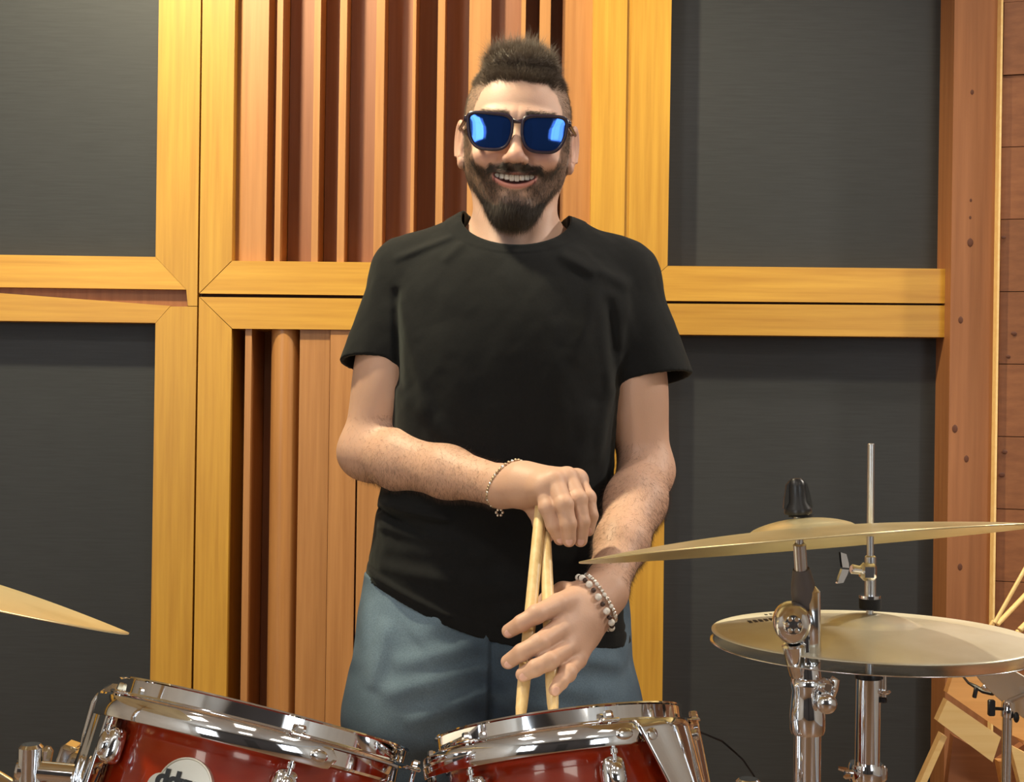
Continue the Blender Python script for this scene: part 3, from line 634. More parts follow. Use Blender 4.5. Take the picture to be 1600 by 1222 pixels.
def np_mesh(name,V,Q):
    me=bpy.data.meshes.new(name); nv,nq,k=len(V),len(Q),Q.shape[1]
    me.vertices.add(nv); me.vertices.foreach_set('co',np.asarray(V,f4).ravel())
    me.loops.add(nq*k); me.loops.foreach_set('vertex_index',Q.astype(np.int32).ravel())
    me.polygons.add(nq); me.polygons.foreach_set('loop_start',np.arange(0,nq*k,k,dtype=np.int32)); me.polygons.foreach_set('loop_total',np.full(nq,k,np.int32))
    me.update(calc_edges=True); me.validate(); me.polygons.foreach_set('use_smooth',[True]*len(me.polygons)); return me
def colour(me,C):
    a=me.color_attributes.new('tint','FLOAT_COLOR','POINT'); a.data.foreach_set('color',np.concatenate([C,np.ones((len(C),1))],1).astype(f4).ravel())
def grad(F_,P,e=.0008):
    G=np.stack([F_((P+np.array(o)*e).astype(f4))-F_((P-np.array(o)*e).astype(f4)) for o in np.eye(3)],1); return G/np.maximum(np.linalg.norm(G,axis=1,keepdims=True),1e-9)
def strands(name,P,Dr,Ln,r0,m,parent,bend=None,seg=3):
    n=len(P); Dr=Dr/np.linalg.norm(Dr,axis=1,keepdims=True); a=np.cross(Dr,[.3,.5,.8]); a/=np.linalg.norm(a,axis=1,keepdims=True); b=np.cross(Dr,a)
    V=[]; bend=np.zeros((n,3)) if bend is None else bend
    for s in range(seg):
        t=s/seg; c=P+Dr*(Ln*t)[:,None]+bend*(Ln*t*t)[:,None]; rr=(r0*(1-.65*t))
        for k in range(3): an=2.094*k; V.append(c+(a*math.cos(an)+b*math.sin(an))*(rr if np.isscalar(rr) else rr[:,None]))
    V.append(P+Dr*Ln[:,None]+bend*Ln[:,None]); nv=3*seg+1; V=np.stack(V,1).reshape(-1,3); base=np.arange(n)*nv; T=[]
    for s in range(seg-1):
        for k in range(3):
            j=(k+1)%3; A,B,C,D_=s*3+k,s*3+j,s*3+3+j,s*3+3+k; T+= [(A,B,C),(A,C,D_)]
    for k in range(3): T.append(((seg-1)*3+k,(seg-1)*3+(k+1)%3,nv-1))
    Q=(base[:,None,None]+np.array(T)[None]).reshape(-1,3); return link(name,np_mesh(name,V,Q),m,parent,kind='stuff')
def sample(V,Q,w_,n):
    A=V[Q[:,0]];B=V[Q[:,1]];C=V[Q[:,2]]; ar=np.linalg.norm(np.cross(B-A,C-A),axis=1)*w_[Q].mean(1); pr=ar/ar.sum()
    i=rng.choice(len(Q),n,p=pr); u,v=rng.random((2,n,1)); return V[Q[i,0]]+(V[Q[i,1]]-V[Q[i,0]])*u+(V[Q[i,3]]-V[Q[i,0]])*v
def ss(e0,e1,x): t=np.clip((x-e0)/(e1-e0),0,1); return t*t*(3-2*t)
# ------------------------------------------------------------ the drummer
HO=WA(808,214,1.955); hr=R(2.4)
HR=np.array([[math.cos(hr),0,math.sin(hr)],[0,1,0],[-math.sin(hr),0,math.cos(hr)]],f4)   # columns: local axes; leans to the right
hp_=R(6.5); HR=HR@np.array([[1,0,0],[0,math.cos(hp_),-math.sin(hp_)],[0,math.sin(hp_),math.cos(hp_)]],f4)
def toH(p): return (p-HO.astype(f4))@HR        # world -> head
def fromH(q): return np.asarray(q,f4)@HR.T+HO
def sd_skull(q):
    d=ell(q,(0,.014,.032),(.0765,.097,.080))
    d=smin(d,ell(q,(0,-.028,-.015),(.0690,.062,.080)),.03)
    d=smin(d,ell(np.stack([np.abs(q[:,0]),q[:,1],q[:,2]],1),(.056,.008,-.030),(.0160,.034,.038)),.02)
    d=smin(d,ell(q,(0,-.036,-.072),(.041,.048,.040)),.03)
    return d
def head(q):
    ax=np.abs(q[:,0]); m=q.copy(); m[:,0]=ax          # mirrored point
    d=sd_skull(q)
    d=smin(d,cap(m,(.050,.008,-.050),(.013,-.076,-.106),.014,.0125),.022)
    d=smin(d,ell(q,(0,-.080,-.100),(.021,.016,.016)),.018)
    d=smin(d,ell(m,(.041,-.072,-.036),(.023,.020,.017)),.016)        # smiling cheeks
    d=smin(d,cap(m,(.006,-.0855,.022),(.044,-.076,.021),.0095,.008),.012)   # brow
    d=smax(d,-ell(m,(.0325,-.101,.000),(.017,.013,.012)),.012)
    d=smin(d,ell(m,(.032,-.0755,.000),(.0128,.0128,.0115)),.004)
    # lids
    # nose
    d=smin(d,cap(q,(0,-.0885,.012),(0,-.1130,-.032),.0068,.0088),.010)
    d=smin(d,ell(q,(0,-.1150,-.0350),(.0120,.0115,.0105)),.007)
    d=smin(d,ell(m,(.0135,-.1035,-.0385),(.0075,.0100,.0072)),.006)
    d=smax(d,-ell(m,(.0068,-.1085,-.0470),(.0036,.0056,.0045)),.003)
    # naso-labial folds raised by the smile
    d=smax(d,-cap(m,(.021,-.103,-.038),(.037,-.089,-.066),.0022,.0016),.010)
    # muzzle and mouth
    z=q[:,2]-5.0*q[:,0]**2; w_=q.copy(); w_[:,2]=z
    d=smin(d,ell(q,(0,-.078,-.066),(.033,.021,.022)),.016)
    yl=-.0985+9*q[:,0]**2
    w2=w_.copy(); w2[:,1]=q[:,1]-9*q[:,0]**2
    d=smin(d,cap(w2,(-.029,-.0965,-.0582),(.029,-.0965,-.0582),.0030),.004)      # upper lip
    zl=w2.copy(); zl[:,2]=q[:,2]-11*q[:,0]**2
    d=smin(d,cap(zl,(-.026,-.0965,-.0735),(.026,-.0965,-.0735),.0035),.005)      # lower lip
    zc=w2.copy(); zc[:,2]=q[:,2]-7.5*q[:,0]**2
    d=smax(d,-ell(zc,(0,-.099,-.0650),(.0305,.0150,.0068)),.003)
    # ears
    er=np.array([[.80,.60,0],[-.60,.80,0],[0,0,1]],f4)     # columns: thin axis, width axis, height
    thin=np.array([.94,-.34,0]); wid=np.array([.34,.94,0]); RM=np.stack([thin,wid,[0,.0,1]],1)
    c=(.0810,.022,-.014)
    e=ell(m,c,(.0062,.0185,.0325),RM); qe=(m-np.array(c,f4))@RM.astype(f4)
    rr=np.sqrt((qe[:,1]/.0160)**2+((qe[:,2]-.002)/.0285)**2)
    hel=np.sqrt(((rr-1)*.018)**2+(qe[:,0]-.003)**2)-.0035
    e=smin(e,np.where(qe[:,2]>-.018,hel,.01),.003)
    e=smax(e,-ell(qe,(.0075,-.0015,.0020),(.0060,.0105,.0190)),.004)
    e=smin(e,ell(qe,(.000,-.010,-.004),(.006,.004,.007)),.004)
    e=smin(e,ell(m,(.0795,.010,-.040),(.0060,.0085,.0095)),.008)
    d=smin(d,e,.006)
    return d
NB=[WA(801,345,2.0),WA(806,470,2.02)]
def neck(p):
    d=cap(p,WA(803,290,1.985),WA(805,405,1.995),.0535,.0575)
    for s in(-1,1): d=smin(d,cap(p,fromH((s*.053,.030,-.050)),WA(806+s*20,418,1.925),.0135,.0115),.022)
    d=smin(d,ell(p,WA(800,368,1.938),(.012,.012,.017)),.014)
    for s in(-1,1):
        d=smin(d,cap(p,WA(805+s*45,395,2.01),WA(805+s*150,425,2.0),.035,.03),.05)
        d=smin(d,cap(p,WA(805+s*18,430,1.925),WA(805+s*130,418,1.955),.012,.013),.03)
    d=smin(d,ell(p,WA(806,520,1.985),(.17,.085,.13)),.04)
    return d
SR,ER,WR=WA(642,440,1.985),WA(572,705,1.955),WA(786,760,1.765)
SL,EL,WL=WA(970,450,1.985),WA(1010,735,1.950),WA(944,926,1.712)
def arm(p,S,E,Wp,side):
    S,E,Wp=[np.asarray(x) for x in(S,E,Wp)]
    d=cap(p,S,E,.044,.0375)
    up_=(E-S); d=smin(d,ell(p,S+up_*.55+np.array([0,-.012,0]),(.041,.046,.085)),.03)
    fo=Wp-E; L_=np.linalg.norm(fo); fo=fo/L_
    d=smin(d,chain(p,[E,E+fo*L_*.28,E+fo*L_*.62,Wp],[.0385,.0410,.0335,.0262],.02),.018)
    d=smin(d,cap(p,E-fo*.010+np.array([0,.010,-.006]),E+fo*.02+np.array([0,.01,-.01]),.028,.027),.02)   # elbow
    return d
def WW(l): return [WA(*a) for a in l]
def hand_r(p):      # his right hand, fingers hanging over the stick butts
    W0=WR; K=WW([(848,762,1.700),(866,752,1.700),(886,747,1.716),(901,750,1.736)])
    d=chain(p,[W0,WA(818,758,1.742),WA(845,762,1.722)],[.0275,.0285,.0240],.012)
    for k,r_ in zip(K,(.0125,.0135,.0140,.0130)): d=smin(d,cap(p,WA(812,757,1.748),k,.0190,r_),.014)
    d=smin(d,cap(p,K[0],K[3]+np.array([0,0,-.002]),.0135,.0130),.012)
    fs=[[K[0],WA(856,793,1.685),WA(865,820,1.682),WA(875,842,1.688)],
        [K[1],WA(881,788,1.676),WA(888,818,1.672),WA(889,844,1.678)],
        [K[2],WA(903,780,1.692),WA(909,815,1.686),WA(907,844,1.690)],
        [K[3],WA(917,778,1.716),WA(923,806,1.708),WA(919,828,1.708)]]
    R4=[(.0120,.0104,.0098,.0082),(.0130,.0112,.0102,.0088),(.0130,.0114,.0103,.0088),(.0122,.0108,.0096,.0083)]
    for f,r_ in zip(fs,R4):
        g=chain(p,f,r_,.003); g=smin(g,ell(p,f[0]+np.array([0,-.001,.002]),(.0125,.012,.012)),.006)
        g=smin(g,ell(p,f[1],(.0116,.0112,.0105)),.004)
        d=smin(d,g,.0022)
    # thumb: leaves the palm side, comes down behind the sticks
    t=chain(p,[WA(822,772,1.752),WA(838,795,1.748),WA(847,820,1.736),WA(854,838,1.728)],[.0155,.0125,.0110,.0092],.006)
    return smin(d,t,.007)
def hand_l(p):      # his left hand, back to the camera, fingers to the left
    W0=WL
    K=WW([(872,945,1.632),(872,985,1.616),(884,1014,1.612),(901,1030,1.624)])
    d=chain(p,[W0,WA(922,950,1.690),WA(905,972,1.668)],[.0270,.0290,.0270],.012)
    for k,b,r_ in zip(K,[(924,928,1.700),(923,945,1.692),(923,958,1.692),(925,968,1.700)],(.0138,.0142,.0138,.0125)): d=smin(d,cap(p,WA(*b),k,.0185,r_),.014)
    d=smin(d,ell(p,WA(897,975,1.668),(.030,.016,.036)),.014)
    fs=[[K[0],WA(838,960,1.600),WA(815,974,1.596),WA(795,986,1.608)],
        [K[1],WA(842,1006,1.574),WA(815,1020,1.568),WA(794,1034,1.582)],
        [K[2],WA(857,1033,1.566),WA(836,1044,1.558),WA(817,1054,1.562)],
        [K[3],WA(886,1052,1.578),WA(876,1066,1.560),WA(867,1078,1.552)]]
    R4=[(.0135,.0110,.0100,.0086),(.0138,.0114,.0103,.0088),(.0132,.0110,.0100,.0086),(.0120,.0096,.0086,.0074)]
    for f,r_ in zip(fs,R4):
        g=chain(p,f,r_,.003); g=smin(g,ell(p,f[1],(.0112,.0112,.0108)),.004)
        d=smin(d,g,.0030)
    t=chain(p,[WA(905,930,1.700),WA(880,928,1.690),WA(858,938,1.682),WA(842,952,1.678)],[.0165,.0145,.0120,.0098],.006)
    return smin(d,t,.008)
def boxd(p,lo,hi): return np.linalg.norm(np.maximum(np.maximum(np.asarray(lo,f4)-p,p-np.asarray(hi,f4)),0),axis=1)
def bounded(fn,lo,hi,mg=.03):
    lo=np.asarray(lo); hi=np.asarray(hi)
    def g(p):
        b=boxd(p,lo,hi); o=(b+mg).astype(f4); i=b<mg
        if i.any(): o[i]=fn(p[i])
        return o
    return g
def bb_px(pts,pad):
    P=np.array([WA(*a) for a in pts]); return P.min(0)-pad,P.max(0)+pad
G_head=bounded(lambda p:head(toH(p)),HO-np.array([.11,.13,.15]),HO+np.array([.11,.13,.14]))
G_hr=bounded(hand_r,*bb_px([(786,740,1.765),(925,850,1.67)],.035),mg=.02)
G_hl=bounded(hand_l,*bb_px([(785,925,1.73),(950,1085,1.54)],.035),mg=.02)
G_ar=bounded(lambda p:arm(p,SR,ER,WR,-1),*[f(np.array([SR,ER,WR]),0)+s for f,s in((np.min,-.06),(np.max,.06))],mg=.04)
G_al=bounded(lambda p:arm(p,SL,EL,WL,1),*[f(np.array([SL,EL,WL]),0)+s for f,s in((np.min,-.06),(np.max,.06))],mg=.04)
def body(p):
    d=smin(G_head(p),neck(p),.022)
    a=smin(G_ar(p),G_hr(p),.012); b=smin(G_al(p),G_hl(p),.02)
    d=smin(d,a,.015); d=smin(d,b,.015)
    return d
lo=np.array([-.30,1.50,.78]); hi=np.array([.30,2.12,1.80])
import time as _t; t0=_t.time()
BV,BQ=mesh_sdf(body,lo,hi,.00185)
print('body',len(BV),_t.time()-t0)
# coarse torso, hips and legs inside the clothes
def lower(p):
    d=ell(p,WA(790,700,1.98),(.155,.085,.30)); d=smin(d,ell(p,WA(772,980,1.98),(.155,.09,.13)),.08)
    for s,x0,x1 in((-1,700,668),(1,850,885)):
        h0=WA(x0,1050,1.98); k0=WA(x1,1560,1.96); a0=np.array([k0[0],2.02,.09])
        k0=np.array([k0[0],1.97,.50]); d=smin(d,chain(p,[h0,k0,a0],[.078,.05,.036],.02),.03); d=smin(d,cap(p,a0+np.array([0,0,-.045]),a0+np.array([s*.02,-.14,-.06]),.032,.022),.02)
    return d
CV,CQ=mesh_sdf(lower,(-.35,1.75,0),(.30,2.2,1.5),.009)
# --- skin colouring (on the body itself): lips, hair and beard tint, ears, knuckles
q=toH(BV.astype(f4)); X,Y,Z=q[:,0],q[:,1],q[:,2]; AX=np.abs(X)
inH=(np.abs(X)<.12)&(Z>-.17)&(Y<.14)&(BV[:,2]>1.40)
base=np.array([.60,.375,.28]); C=np.tile(base,(len(BV),1)); 
C*= (1+.05*snoise(BV,60,3)+.04*snoise(BV,200,4))[:,None]
def mixc(mask,col,amt=1): 
    global C; m_=(mask*amt)[:,None]; C=C*(1-m_)+np.array(col)*m_
arms=(~inH)&(BV[:,2]<1.32); mixc(arms.astype(float),(.52,.31,.215),.75)
face=inH&(Y<.0)
mixc(inH*np.exp(-((AX-.042)**2+(Z+.034)**2)/.0004)*(Y<-.04),(.62,.25,.18),.45)
mixc(inH*np.exp(-(X**2+(Z+.034)**2)/.00022)*(Y<-.09),(.60,.25,.18),.45)
mixc(inH*(AX>.078)*(Z<.025)*(Z>-.05),(.62,.30,.24),.3)
zu=Z-5.0*X**2; zlw=Z-11*X**2
lip=inH*(Y<-.075)*(AX<.031)*np.maximum(ss(.0048,.0022,np.abs(zu+.0590)),ss(.0062,.0038,np.abs(zlw+.0735)))
# hair and beard masks
nz=snoise(q,140,9)*.0025+snoise(q,420,10)*.0015
hl=.071+nz-22*np.maximum(AX-.040,0)**2*1.2                      # hairline height across the forehead
hl=np.where(AX>.040,.071-(AX-.040)*1.1+nz,hl)
front=inH*(Y<-.03)
ear=(AX>.0765)*(Z<.024)*(Y>.0)*(Y<.06)
scalp=inH*ss(-.003,.004,Z-np.where(Y<-.052,hl,-9+0*Z))*(Z>.0)*(Y<-.02)
side=inH*(1-ear)*(AX>.055)*ss(-.052,-.040,Y+.35*(Z-.03)*(Z>.03))*(Z>-.02)*(Z<.12)*(Y<.02)
back=inH*(Y>.012)*ss(-.045,-.030,Z)*(1-ear)
sc_m=np.clip(np.maximum(np.maximum(scalp,side),back),0,1)
top_m=inH*ss(.078,.088,Z+.25*np.maximum(Y,0)+nz-.0*AX)*ss(.056,.042,AX)*ss(-.003,.003,Z-hl)
sc_m=np.maximum(sc_m,top_m)
cheek=-.047+nz-.0*AX+ss(.055,.070,AX)*.050
bd_up=np.where(AX<.036,-.0455+nz,cheek-.006*ss(.060,.036,AX))
beard=inH*(1-ear)*ss(.004,-.004,Z-bd_up)*ss(.012,.004,Y+.0*Z)*ss(-.136,-.118,Z+.0*Y)
# nothing on mouth, lips, chin corners under the lip
mo=ss(1.35,1.0,np.sqrt((X/.031)**2+((zlw+.0660)/.0115)**2))
sp=np.exp(-(((AX-.015)/.010)**2+((Z+.083)/.0055)**2)); 
beard=beard*(1-np.clip(mo,0,1)*(Z<-.0555))*(1-.75*sp)
beard*=1-ss(.000,.012,Y)*(Z>-.05)*ss(.0,.006,Y)*(AX>.076)
beard*=ss(.007,.002,head(q))*(1-.6*ss(-.090,-.112,Z)*ss(-.060,-.035,Y))
philt=1-.25*np.exp(-(X/.003)**2)*(Z>-.056)
mixc(np.clip(sc_m,0,1),(.13,.085,.055),.66)
mixc(np.clip(inH*ss(.055,.078,Z+nz)*sc_m,0,1),(.07,.045,.03),.7)
mixc(np.clip(beard,0,1),(.085,.050,.035),.78)
mixc(np.clip(lip,0,1),(.50,.17,.14),.8)
mixc(inH*(Y>-.0935)*(Y<-.05)*(AX<.029)*(np.abs(zu+.066)<.0075),(.12,.03,.03),.9)
Call=np.concatenate([C,np.tile(base,(len(CV),1))])
sk=mat('skin',rough=.54,**{'Subsurface Weight':.12,'Subsurface Radius':(.010,.004,.002),'Subsurface Scale':.5})
b_=sk.node_tree.nodes['Principled BSDF']; at=N(sk,'ShaderNodeAttribute'); at.attribute_name='tint'
n1=N(sk,'ShaderNodeTexNoise'); n1.inputs['Scale'].default_value=380; n1.inputs['Detail'].default_value=4
tc=N(sk,'ShaderNodeTexCoord'); L(sk,tc.outputs['Object'],n1.inputs['Vector']); bp=N(sk,'ShaderNodeBump'); bp.inputs['Strength'].default_value=.22; bp.inputs['Distance'].default_value=.0008
L(sk,n1.outputs[0],bp.inputs['Height']); L(sk,bp.outputs[0],b_.inputs['Normal']); L(sk,at.outputs['Color'],b_.inputs['Base Color'])
V_=np.concatenate([BV,CV]); Q_=np.concatenate([BQ,CQ+len(BV)])
me=np_mesh('person',V_,Q_); colour(me,Call)
person=link('person',me,sk); tag(person,'bearded man in black t-shirt, jeans and sunglasses leaning on two drumsticks','person')
# --- hair
HM=mat('dark_hair',(.105,.074,.052),.55); HM2=mat('cropped_hair',(.13,.095,.07),.65); HB=mat('beard_hair',(.062,.047,.037),.5)
Gh=grad(lambda x:head(toH(x)),BV)
def hv(v): return np.asarray(v,float)@HR.T
def grow(name,mask,n,l0,l1,r0,m,comb,lift,rnd,bendv=(0,0,-.3)):
    P=sample(BV,BQ,mask,n); G=grad(lambda x:head(toH(x)),P); cd=comb(toH(P.astype(f4)))@HR.T
    Dr=G*lift+cd+rng.normal(size=(n,3))*rnd; Ln=rng.uniform(l0,l1,n); 
    return strands(name,P-G*.0006,Dr,Ln,r0,m,person,np.tile(hv(bendv),(n,1))+rng.normal(size=(n,3))*rnd*.5,3)
# volume of the longer hair on top
def haircap(p):
    q=toH(p); ax=np.abs(q[:,0]); d=ell(q,(0,.012,.048),(.0640,.088,.0770))
    d=smin(d,ell(q,(-.004,-.021,.101),(.043,.034,.020)),.025)
    d=d+.0028*snoise(q,170,21)+.0018*snoise(q,420,22)
    d=smax(d,.093+.12*np.maximum(-q[:,1]-.03,0)-q[:,2]-.55*np.maximum(q[:,1]-.02,0)+.10*np.maximum(ax-.03,0)*0+.0045*snoise(q,260,5)+.004*snoise(q,90,6),.014)
    return d
HV,HQ=mesh_sdf(bounded(haircap,HO+np.array([-.1,-.12,.03]),HO+np.array([.1,.13,.15])),HO+np.array([-.1,-.12,.03]),HO+np.array([.1,.13,.16]),.0022,1)
hair=link('hair',np_mesh('hair',HV,HQ),HM,person)
qh=toH(HV.astype(f4))
P=sample(HV,HQ,np.ones(len(HV))*(qh[:,2]>.07),15000); G=grad(haircap,P,.003); qq=toH(P.astype(f4))
cd=np.stack([.25*qq[:,0]/.05+.10,-.25+0*qq[:,0],.9+0*qq[:,0]],1)@HR.T
strands('hair_tuft',P-G*.002,G*.6+cd*.8+rng.normal(size=P.shape)*.38,rng.uniform(.007,.019,len(P))*(1+.5*(qq[:,1]<-.03)),.00017,HM,hair,rng.normal(size=P.shape)*.25)
grow('hair',sc_m,15000,.003,.006,.00011,HM2,lambda q:np.stack([0*q[:,0],.35+0*q[:,0],-.5+0*q[:,0]],1),.8,.2)
grow('hair',np.clip(top_m+scalp*(Z>.062)*ss(.052,.040,AX),0,1),18000,.011,.024,.00016,HM,lambda q:np.stack([.3*q[:,0]/.05,-.15+0*q[:,0],.9+0*q[:,0]],1),.8,.24)
mid=inH*ss(.060,.074,Z+.25*np.maximum(Y,0)+nz)*ss(.070,.060,AX)*ss(-.003,.003,Z-hl)*(1-ear)
grow('hair',mid,15000,.006,.012,.00015,HM,lambda q:np.stack([.5*q[:,0]/.05,-.05+0*q[:,0],.75+0*q[:,0]],1),.7,.22)
# --- beard
den=beard*philt
grow('beard',den,17000,.003,.0070,.00013,HB,lambda q:np.stack([-.5*q[:,0]/.05,-.1+0*q[:,0],-.95+0*q[:,0]],1),.40,.24)
chin=den*ss(-.088,-.104,Z)*ss(-.02,-.05,Y)
grow('beard',chin,9000,.011,.021,.00015,HB,lambda q:np.stack([-.5*q[:,0]/.03,-.1+0*q[:,0],-1+0*q[:,0]],1),.40,.22)
mou=den*(Z>-.058)*(AX<.038)*(Y<-.07)
grow('moustache',mou,2600,.005,.009,.00013,HB,lambda q:np.stack([.9*np.sign(q[:,0])*np.minimum(1,np.abs(q[:,0])/.015),-.1+0*q[:,0],-.45+0*q[:,0]],1),.35,.15)
brow=inH*np.exp(-((Z-.0245-.0*AX)/.0035)**2)*(AX>.010)*(AX<.050)*(Y<-.06)
grow('eyebrow',brow,1800,.005,.009,.00014,HB,lambda q:np.stack([.9*np.sign(q[:,0]),0*q[:,0],.25+0*q[:,0]],1),.3,.12)
# --- arm hair
AH=mat('arm_hair',(.07,.04,.028),.6)
for (E_,W_,n,Gx) in((ER,WR,9000,G_ar),(EL,WL,12000,G_al)):
    ax_=(np.asarray(W_)-np.asarray(E_)); L2=ax_@ax_; tt=((BV-np.asarray(E_))@ax_)/L2; dist=np.linalg.norm(BV-np.asarray(E_)-tt[:,None]*ax_,axis=1)
    mk=((tt>-.05)&(tt<.98)&(dist<.06)).astype(float)*ss(-.1,.3,tt); P=sample(BV,BQ,mk,n); G=grad(Gx,P); dn=ax_/np.sqrt(L2)
    strands('arm_hair',P-G*.0005,G*.35+dn*.5+np.array([0,0,-.5])+rng.normal(size=P.shape)*.3,rng.uniform(.006,.013,n),.00009,AH,person,None,2)
# --- teeth and eyes
TE=mat('tooth',(.82,.76,.66),.25); EY=mat('eye_white',(.8,.78,.75),.2)
for k in range(-4,4):
    x=(k+.5)*.0070; y=-.0925+9*x*x; wd=.0072
    c=fromH((x,y+.002,-.0638+5.5*x*x+(.0006 if abs(k+.5)<1 else .0010)))
    Tm=Matrix.Rotation(math.atan(18*x),4,'Z'); t_=MB().box(Vector(c),(wd,.0045,.0098 if abs(k+.5)<1 else .0088),Tm,.0009).build('tooth',TE,person,True)
    mo=t_.modifiers.new('round','SUBSURF'); mo.levels=mo.render_levels=1
for s in(-1,1): MB().sphere(Vector(fromH((s*.032,-.0775,0))),.0122,20).build('eye',EY,person,True)
NM=mat('finger_nail',(.62,.36,.29),.3)
for tip,dr in(((875,842,1.688),(.3,-1)),((889,845,1.678),(0,-1)),((907,845,1.690),(0,-1)),((919,828,1.708),(-.1,-1)),((795,987,1.608),(-.85,-.5)),((795,1035,1.582),(-.85,-.5)),((818,1055,1.562),(-.85,-.45)),((868,1078,1.552),(-.45,-.9))):
    c=WA(*tip); 
    T=frame(Vector(c),Vector((dr[0],0,dr[1])),Vector((0,-1,0)))
    d0=next((k for k in np.arange(.003,.02,.0003) if body((c+np.array([0,-k,0]))[None].astype(f4))[0]>-.0003),.008)
    cc=Vector(c)+Vector((0,-float(d0)+.0006,0)); T=frame(cc,Vector((dr[0],0,dr[1])),Vector((0,-1,0)))
    MB().sphere((0,0,0),.005,14,(.28,.92,1.15),T).build('finger_nail',NM,person,True)
# --- t-shirt
def lerp_tab(tab,z,C_={}):
    k=id(tab)
    if k not in C_:
        t=np.array(tab); o=np.argsort(t[:,0]); zz=np.linspace(t[:,0].min()-.06,t[:,0].max()+.06,160); g=np.exp(-(np.arange(-16,17)/6.5)**2); g/=g.sum()
        C_[k]=(zz,[np.convolve(np.pad(np.interp(zz,t[o,0],t[o,i]),16,'edge'),g,'valid') for i in range(1,t.shape[1])])
    zz,cs=C_[k]; return [np.interp(z,zz,c) for c in cs]
dT=1.955
tab=[]
for y,l,r,dp,cy in((355,700,905,.058,1.975),(375,655,952,.074,1.975),(395,628,975,.088,1.975),(420,612,1000,.105,1.975),(470,606,1006,.120,1.968),(540,610,985,.128,1.962),(600,614,970,.128,1.960),(680,612,962,.122,1.960),
    (750,598,957,.118,1.960),(800,586,962,.118,1.960),(835,585,968,.116,1.960),(890,571,975,.122,1.958),(950,566,982,.126,1.958),(1030,562,990,.128,1.958)):
    a=WA(l,y,dT); b=WA(r,y,dT); tab.append((a[2],(a[0]+b[0])/2,(b[0]-a[0])/2,dp,cy))
def torso_f(p,grow_=0,tb=None):
    cx,hw,hd,cy=lerp_tab(tb or tab,p[:,2]); hw=hw+grow_; hd=hd+grow_; u=np.abs(p[:,0]-cx)/hw; v=np.abs(p[:,1]-cy)/hd; e=2.5
    k=(u**e+v**e+1e-9)**(1/e); return (k-1)*np.minimum(hw,hd)*.95
folds=[]
def fold(x0,y0,x1,y1,w_,h_,front=True): folds.append((WA(x0,y0,1.84),WA(x1,y1,1.84),w_,h_,front))
for a in((588,792,700,812,.006,.008),(584,806,660,836,.007,-.008),(586,826,720,850,.010,.005),(600,860,760,872,.012,.0035),(590,890,700,906,.009,.003),(570,903,700,962,.005,.004),
    (620,470,668,640,.010,.004),(640,620,700,690,.014,.004),(940,440,900,560,.012,.0035),(965,560,938,720,.011,.005),(955,470,968,600,.009,-.006),(612,450,618,600,.007,-.006),
    (930,640,900,760,.016,.004),(880,560,860,700,.02,.003),(760,640,800,800,.03,.003),(690,520,730,650,.03,.003),(900,400,985,440,.010,.004),(880,395,930,425,.008,.004),(700,360,612,395,.006,.004),
    (720,372,690,402,.007,.003),(640,900,880,930,.016,.003),(760,860,950,890,.014,.003),(780,960,960,975,.012,.003),(940,800,960,960,.010,.004),(660,760,800,780,.014,.004)): fold(*a)
def wrinkle(p):
    o=np.zeros(len(p))
    for a,b,w_,h_,fr in folds:
        q2=p[:,[0,2]]; A=a[[0,2]]; B_=b[[0,2]]; ab=B_-A; t=((q2-A)@ab)/(ab@ab); tc_=np.clip(t,0,1); d=np.linalg.norm(q2-A-tc_[:,None]*ab,axis=1)
        o+=h_*np.exp(-(d/w_)**2)*np.clip(1-(np.abs(t-.5)*1.6)**4,.0,1)*(p[:,1]<1.97)
    o+=.0022*snoise(p*np.array([1,1,.45]),34,31)+.0012*snoise(p*np.array([1,1,.7]),95,32)+.00045*snoise(p,260,33)
    return o
SLR=(WA(647,440,1.985),WA(575,602,1.953)); SLL=(WA(958,450,1.985),WA(1028,620,1.953))
def shirt_out(p):
    d=smax(torso_f(p),p[:,2]-WA(800,366,1.97)[2],.05)
    for s,(x0,y0,x1,y1) in((-1,(735,374,640,424)),(1,(878,378,970,430))): d=smin(d,cap(p,WA(x0,y0,1.985),WA(x1,y1,1.985),.030,.052 if s<0 else .056),.04)
    return smin(d,cap(p,WA(760,385,1.985),WA(850,388,1.985),.046),.05)
hemx=[540,568,640,700,760,820,900,990,1020]; hemy=[898,905,938,966,988,1000,1009,1010,1010]
hx=[WA(a,b,1.90)[0] for a,b in zip(hemx,hemy)]; hz=[WA(a,b,1.90)[2] for a,b in zip(hemx,hemy)]
hxs=np.linspace(hx[0]-.1,hx[-1]+.1,120); hzs=np.interp(hxs,hx,hz); hzs=np.convolve(np.pad(hzs,7,'edge'),np.hanning(17)[1:-1]/np.hanning(17)[1:-1].sum(),'valid')
def plane(p,a,b,c):         # a,b on the visible hem line, c a point on the cut side
    a,b,c=map(np.asarray,(a,b,c)); ab=(b-a)/np.linalg.norm(b-a); n=(c-a)-ab*((c-a)@ab); n/=np.linalg.norm(n); return (p-a.astype(f4))@n.astype(f4)
pr_=(WA(524,562,1.955),WA(616,574,1.955),WA(562,640,1.935)); pl_=(WA(1083,584,1.955),WA(966,603,1.955),WA(1030,680,1.94))
NC=WA(806,330,1.985)
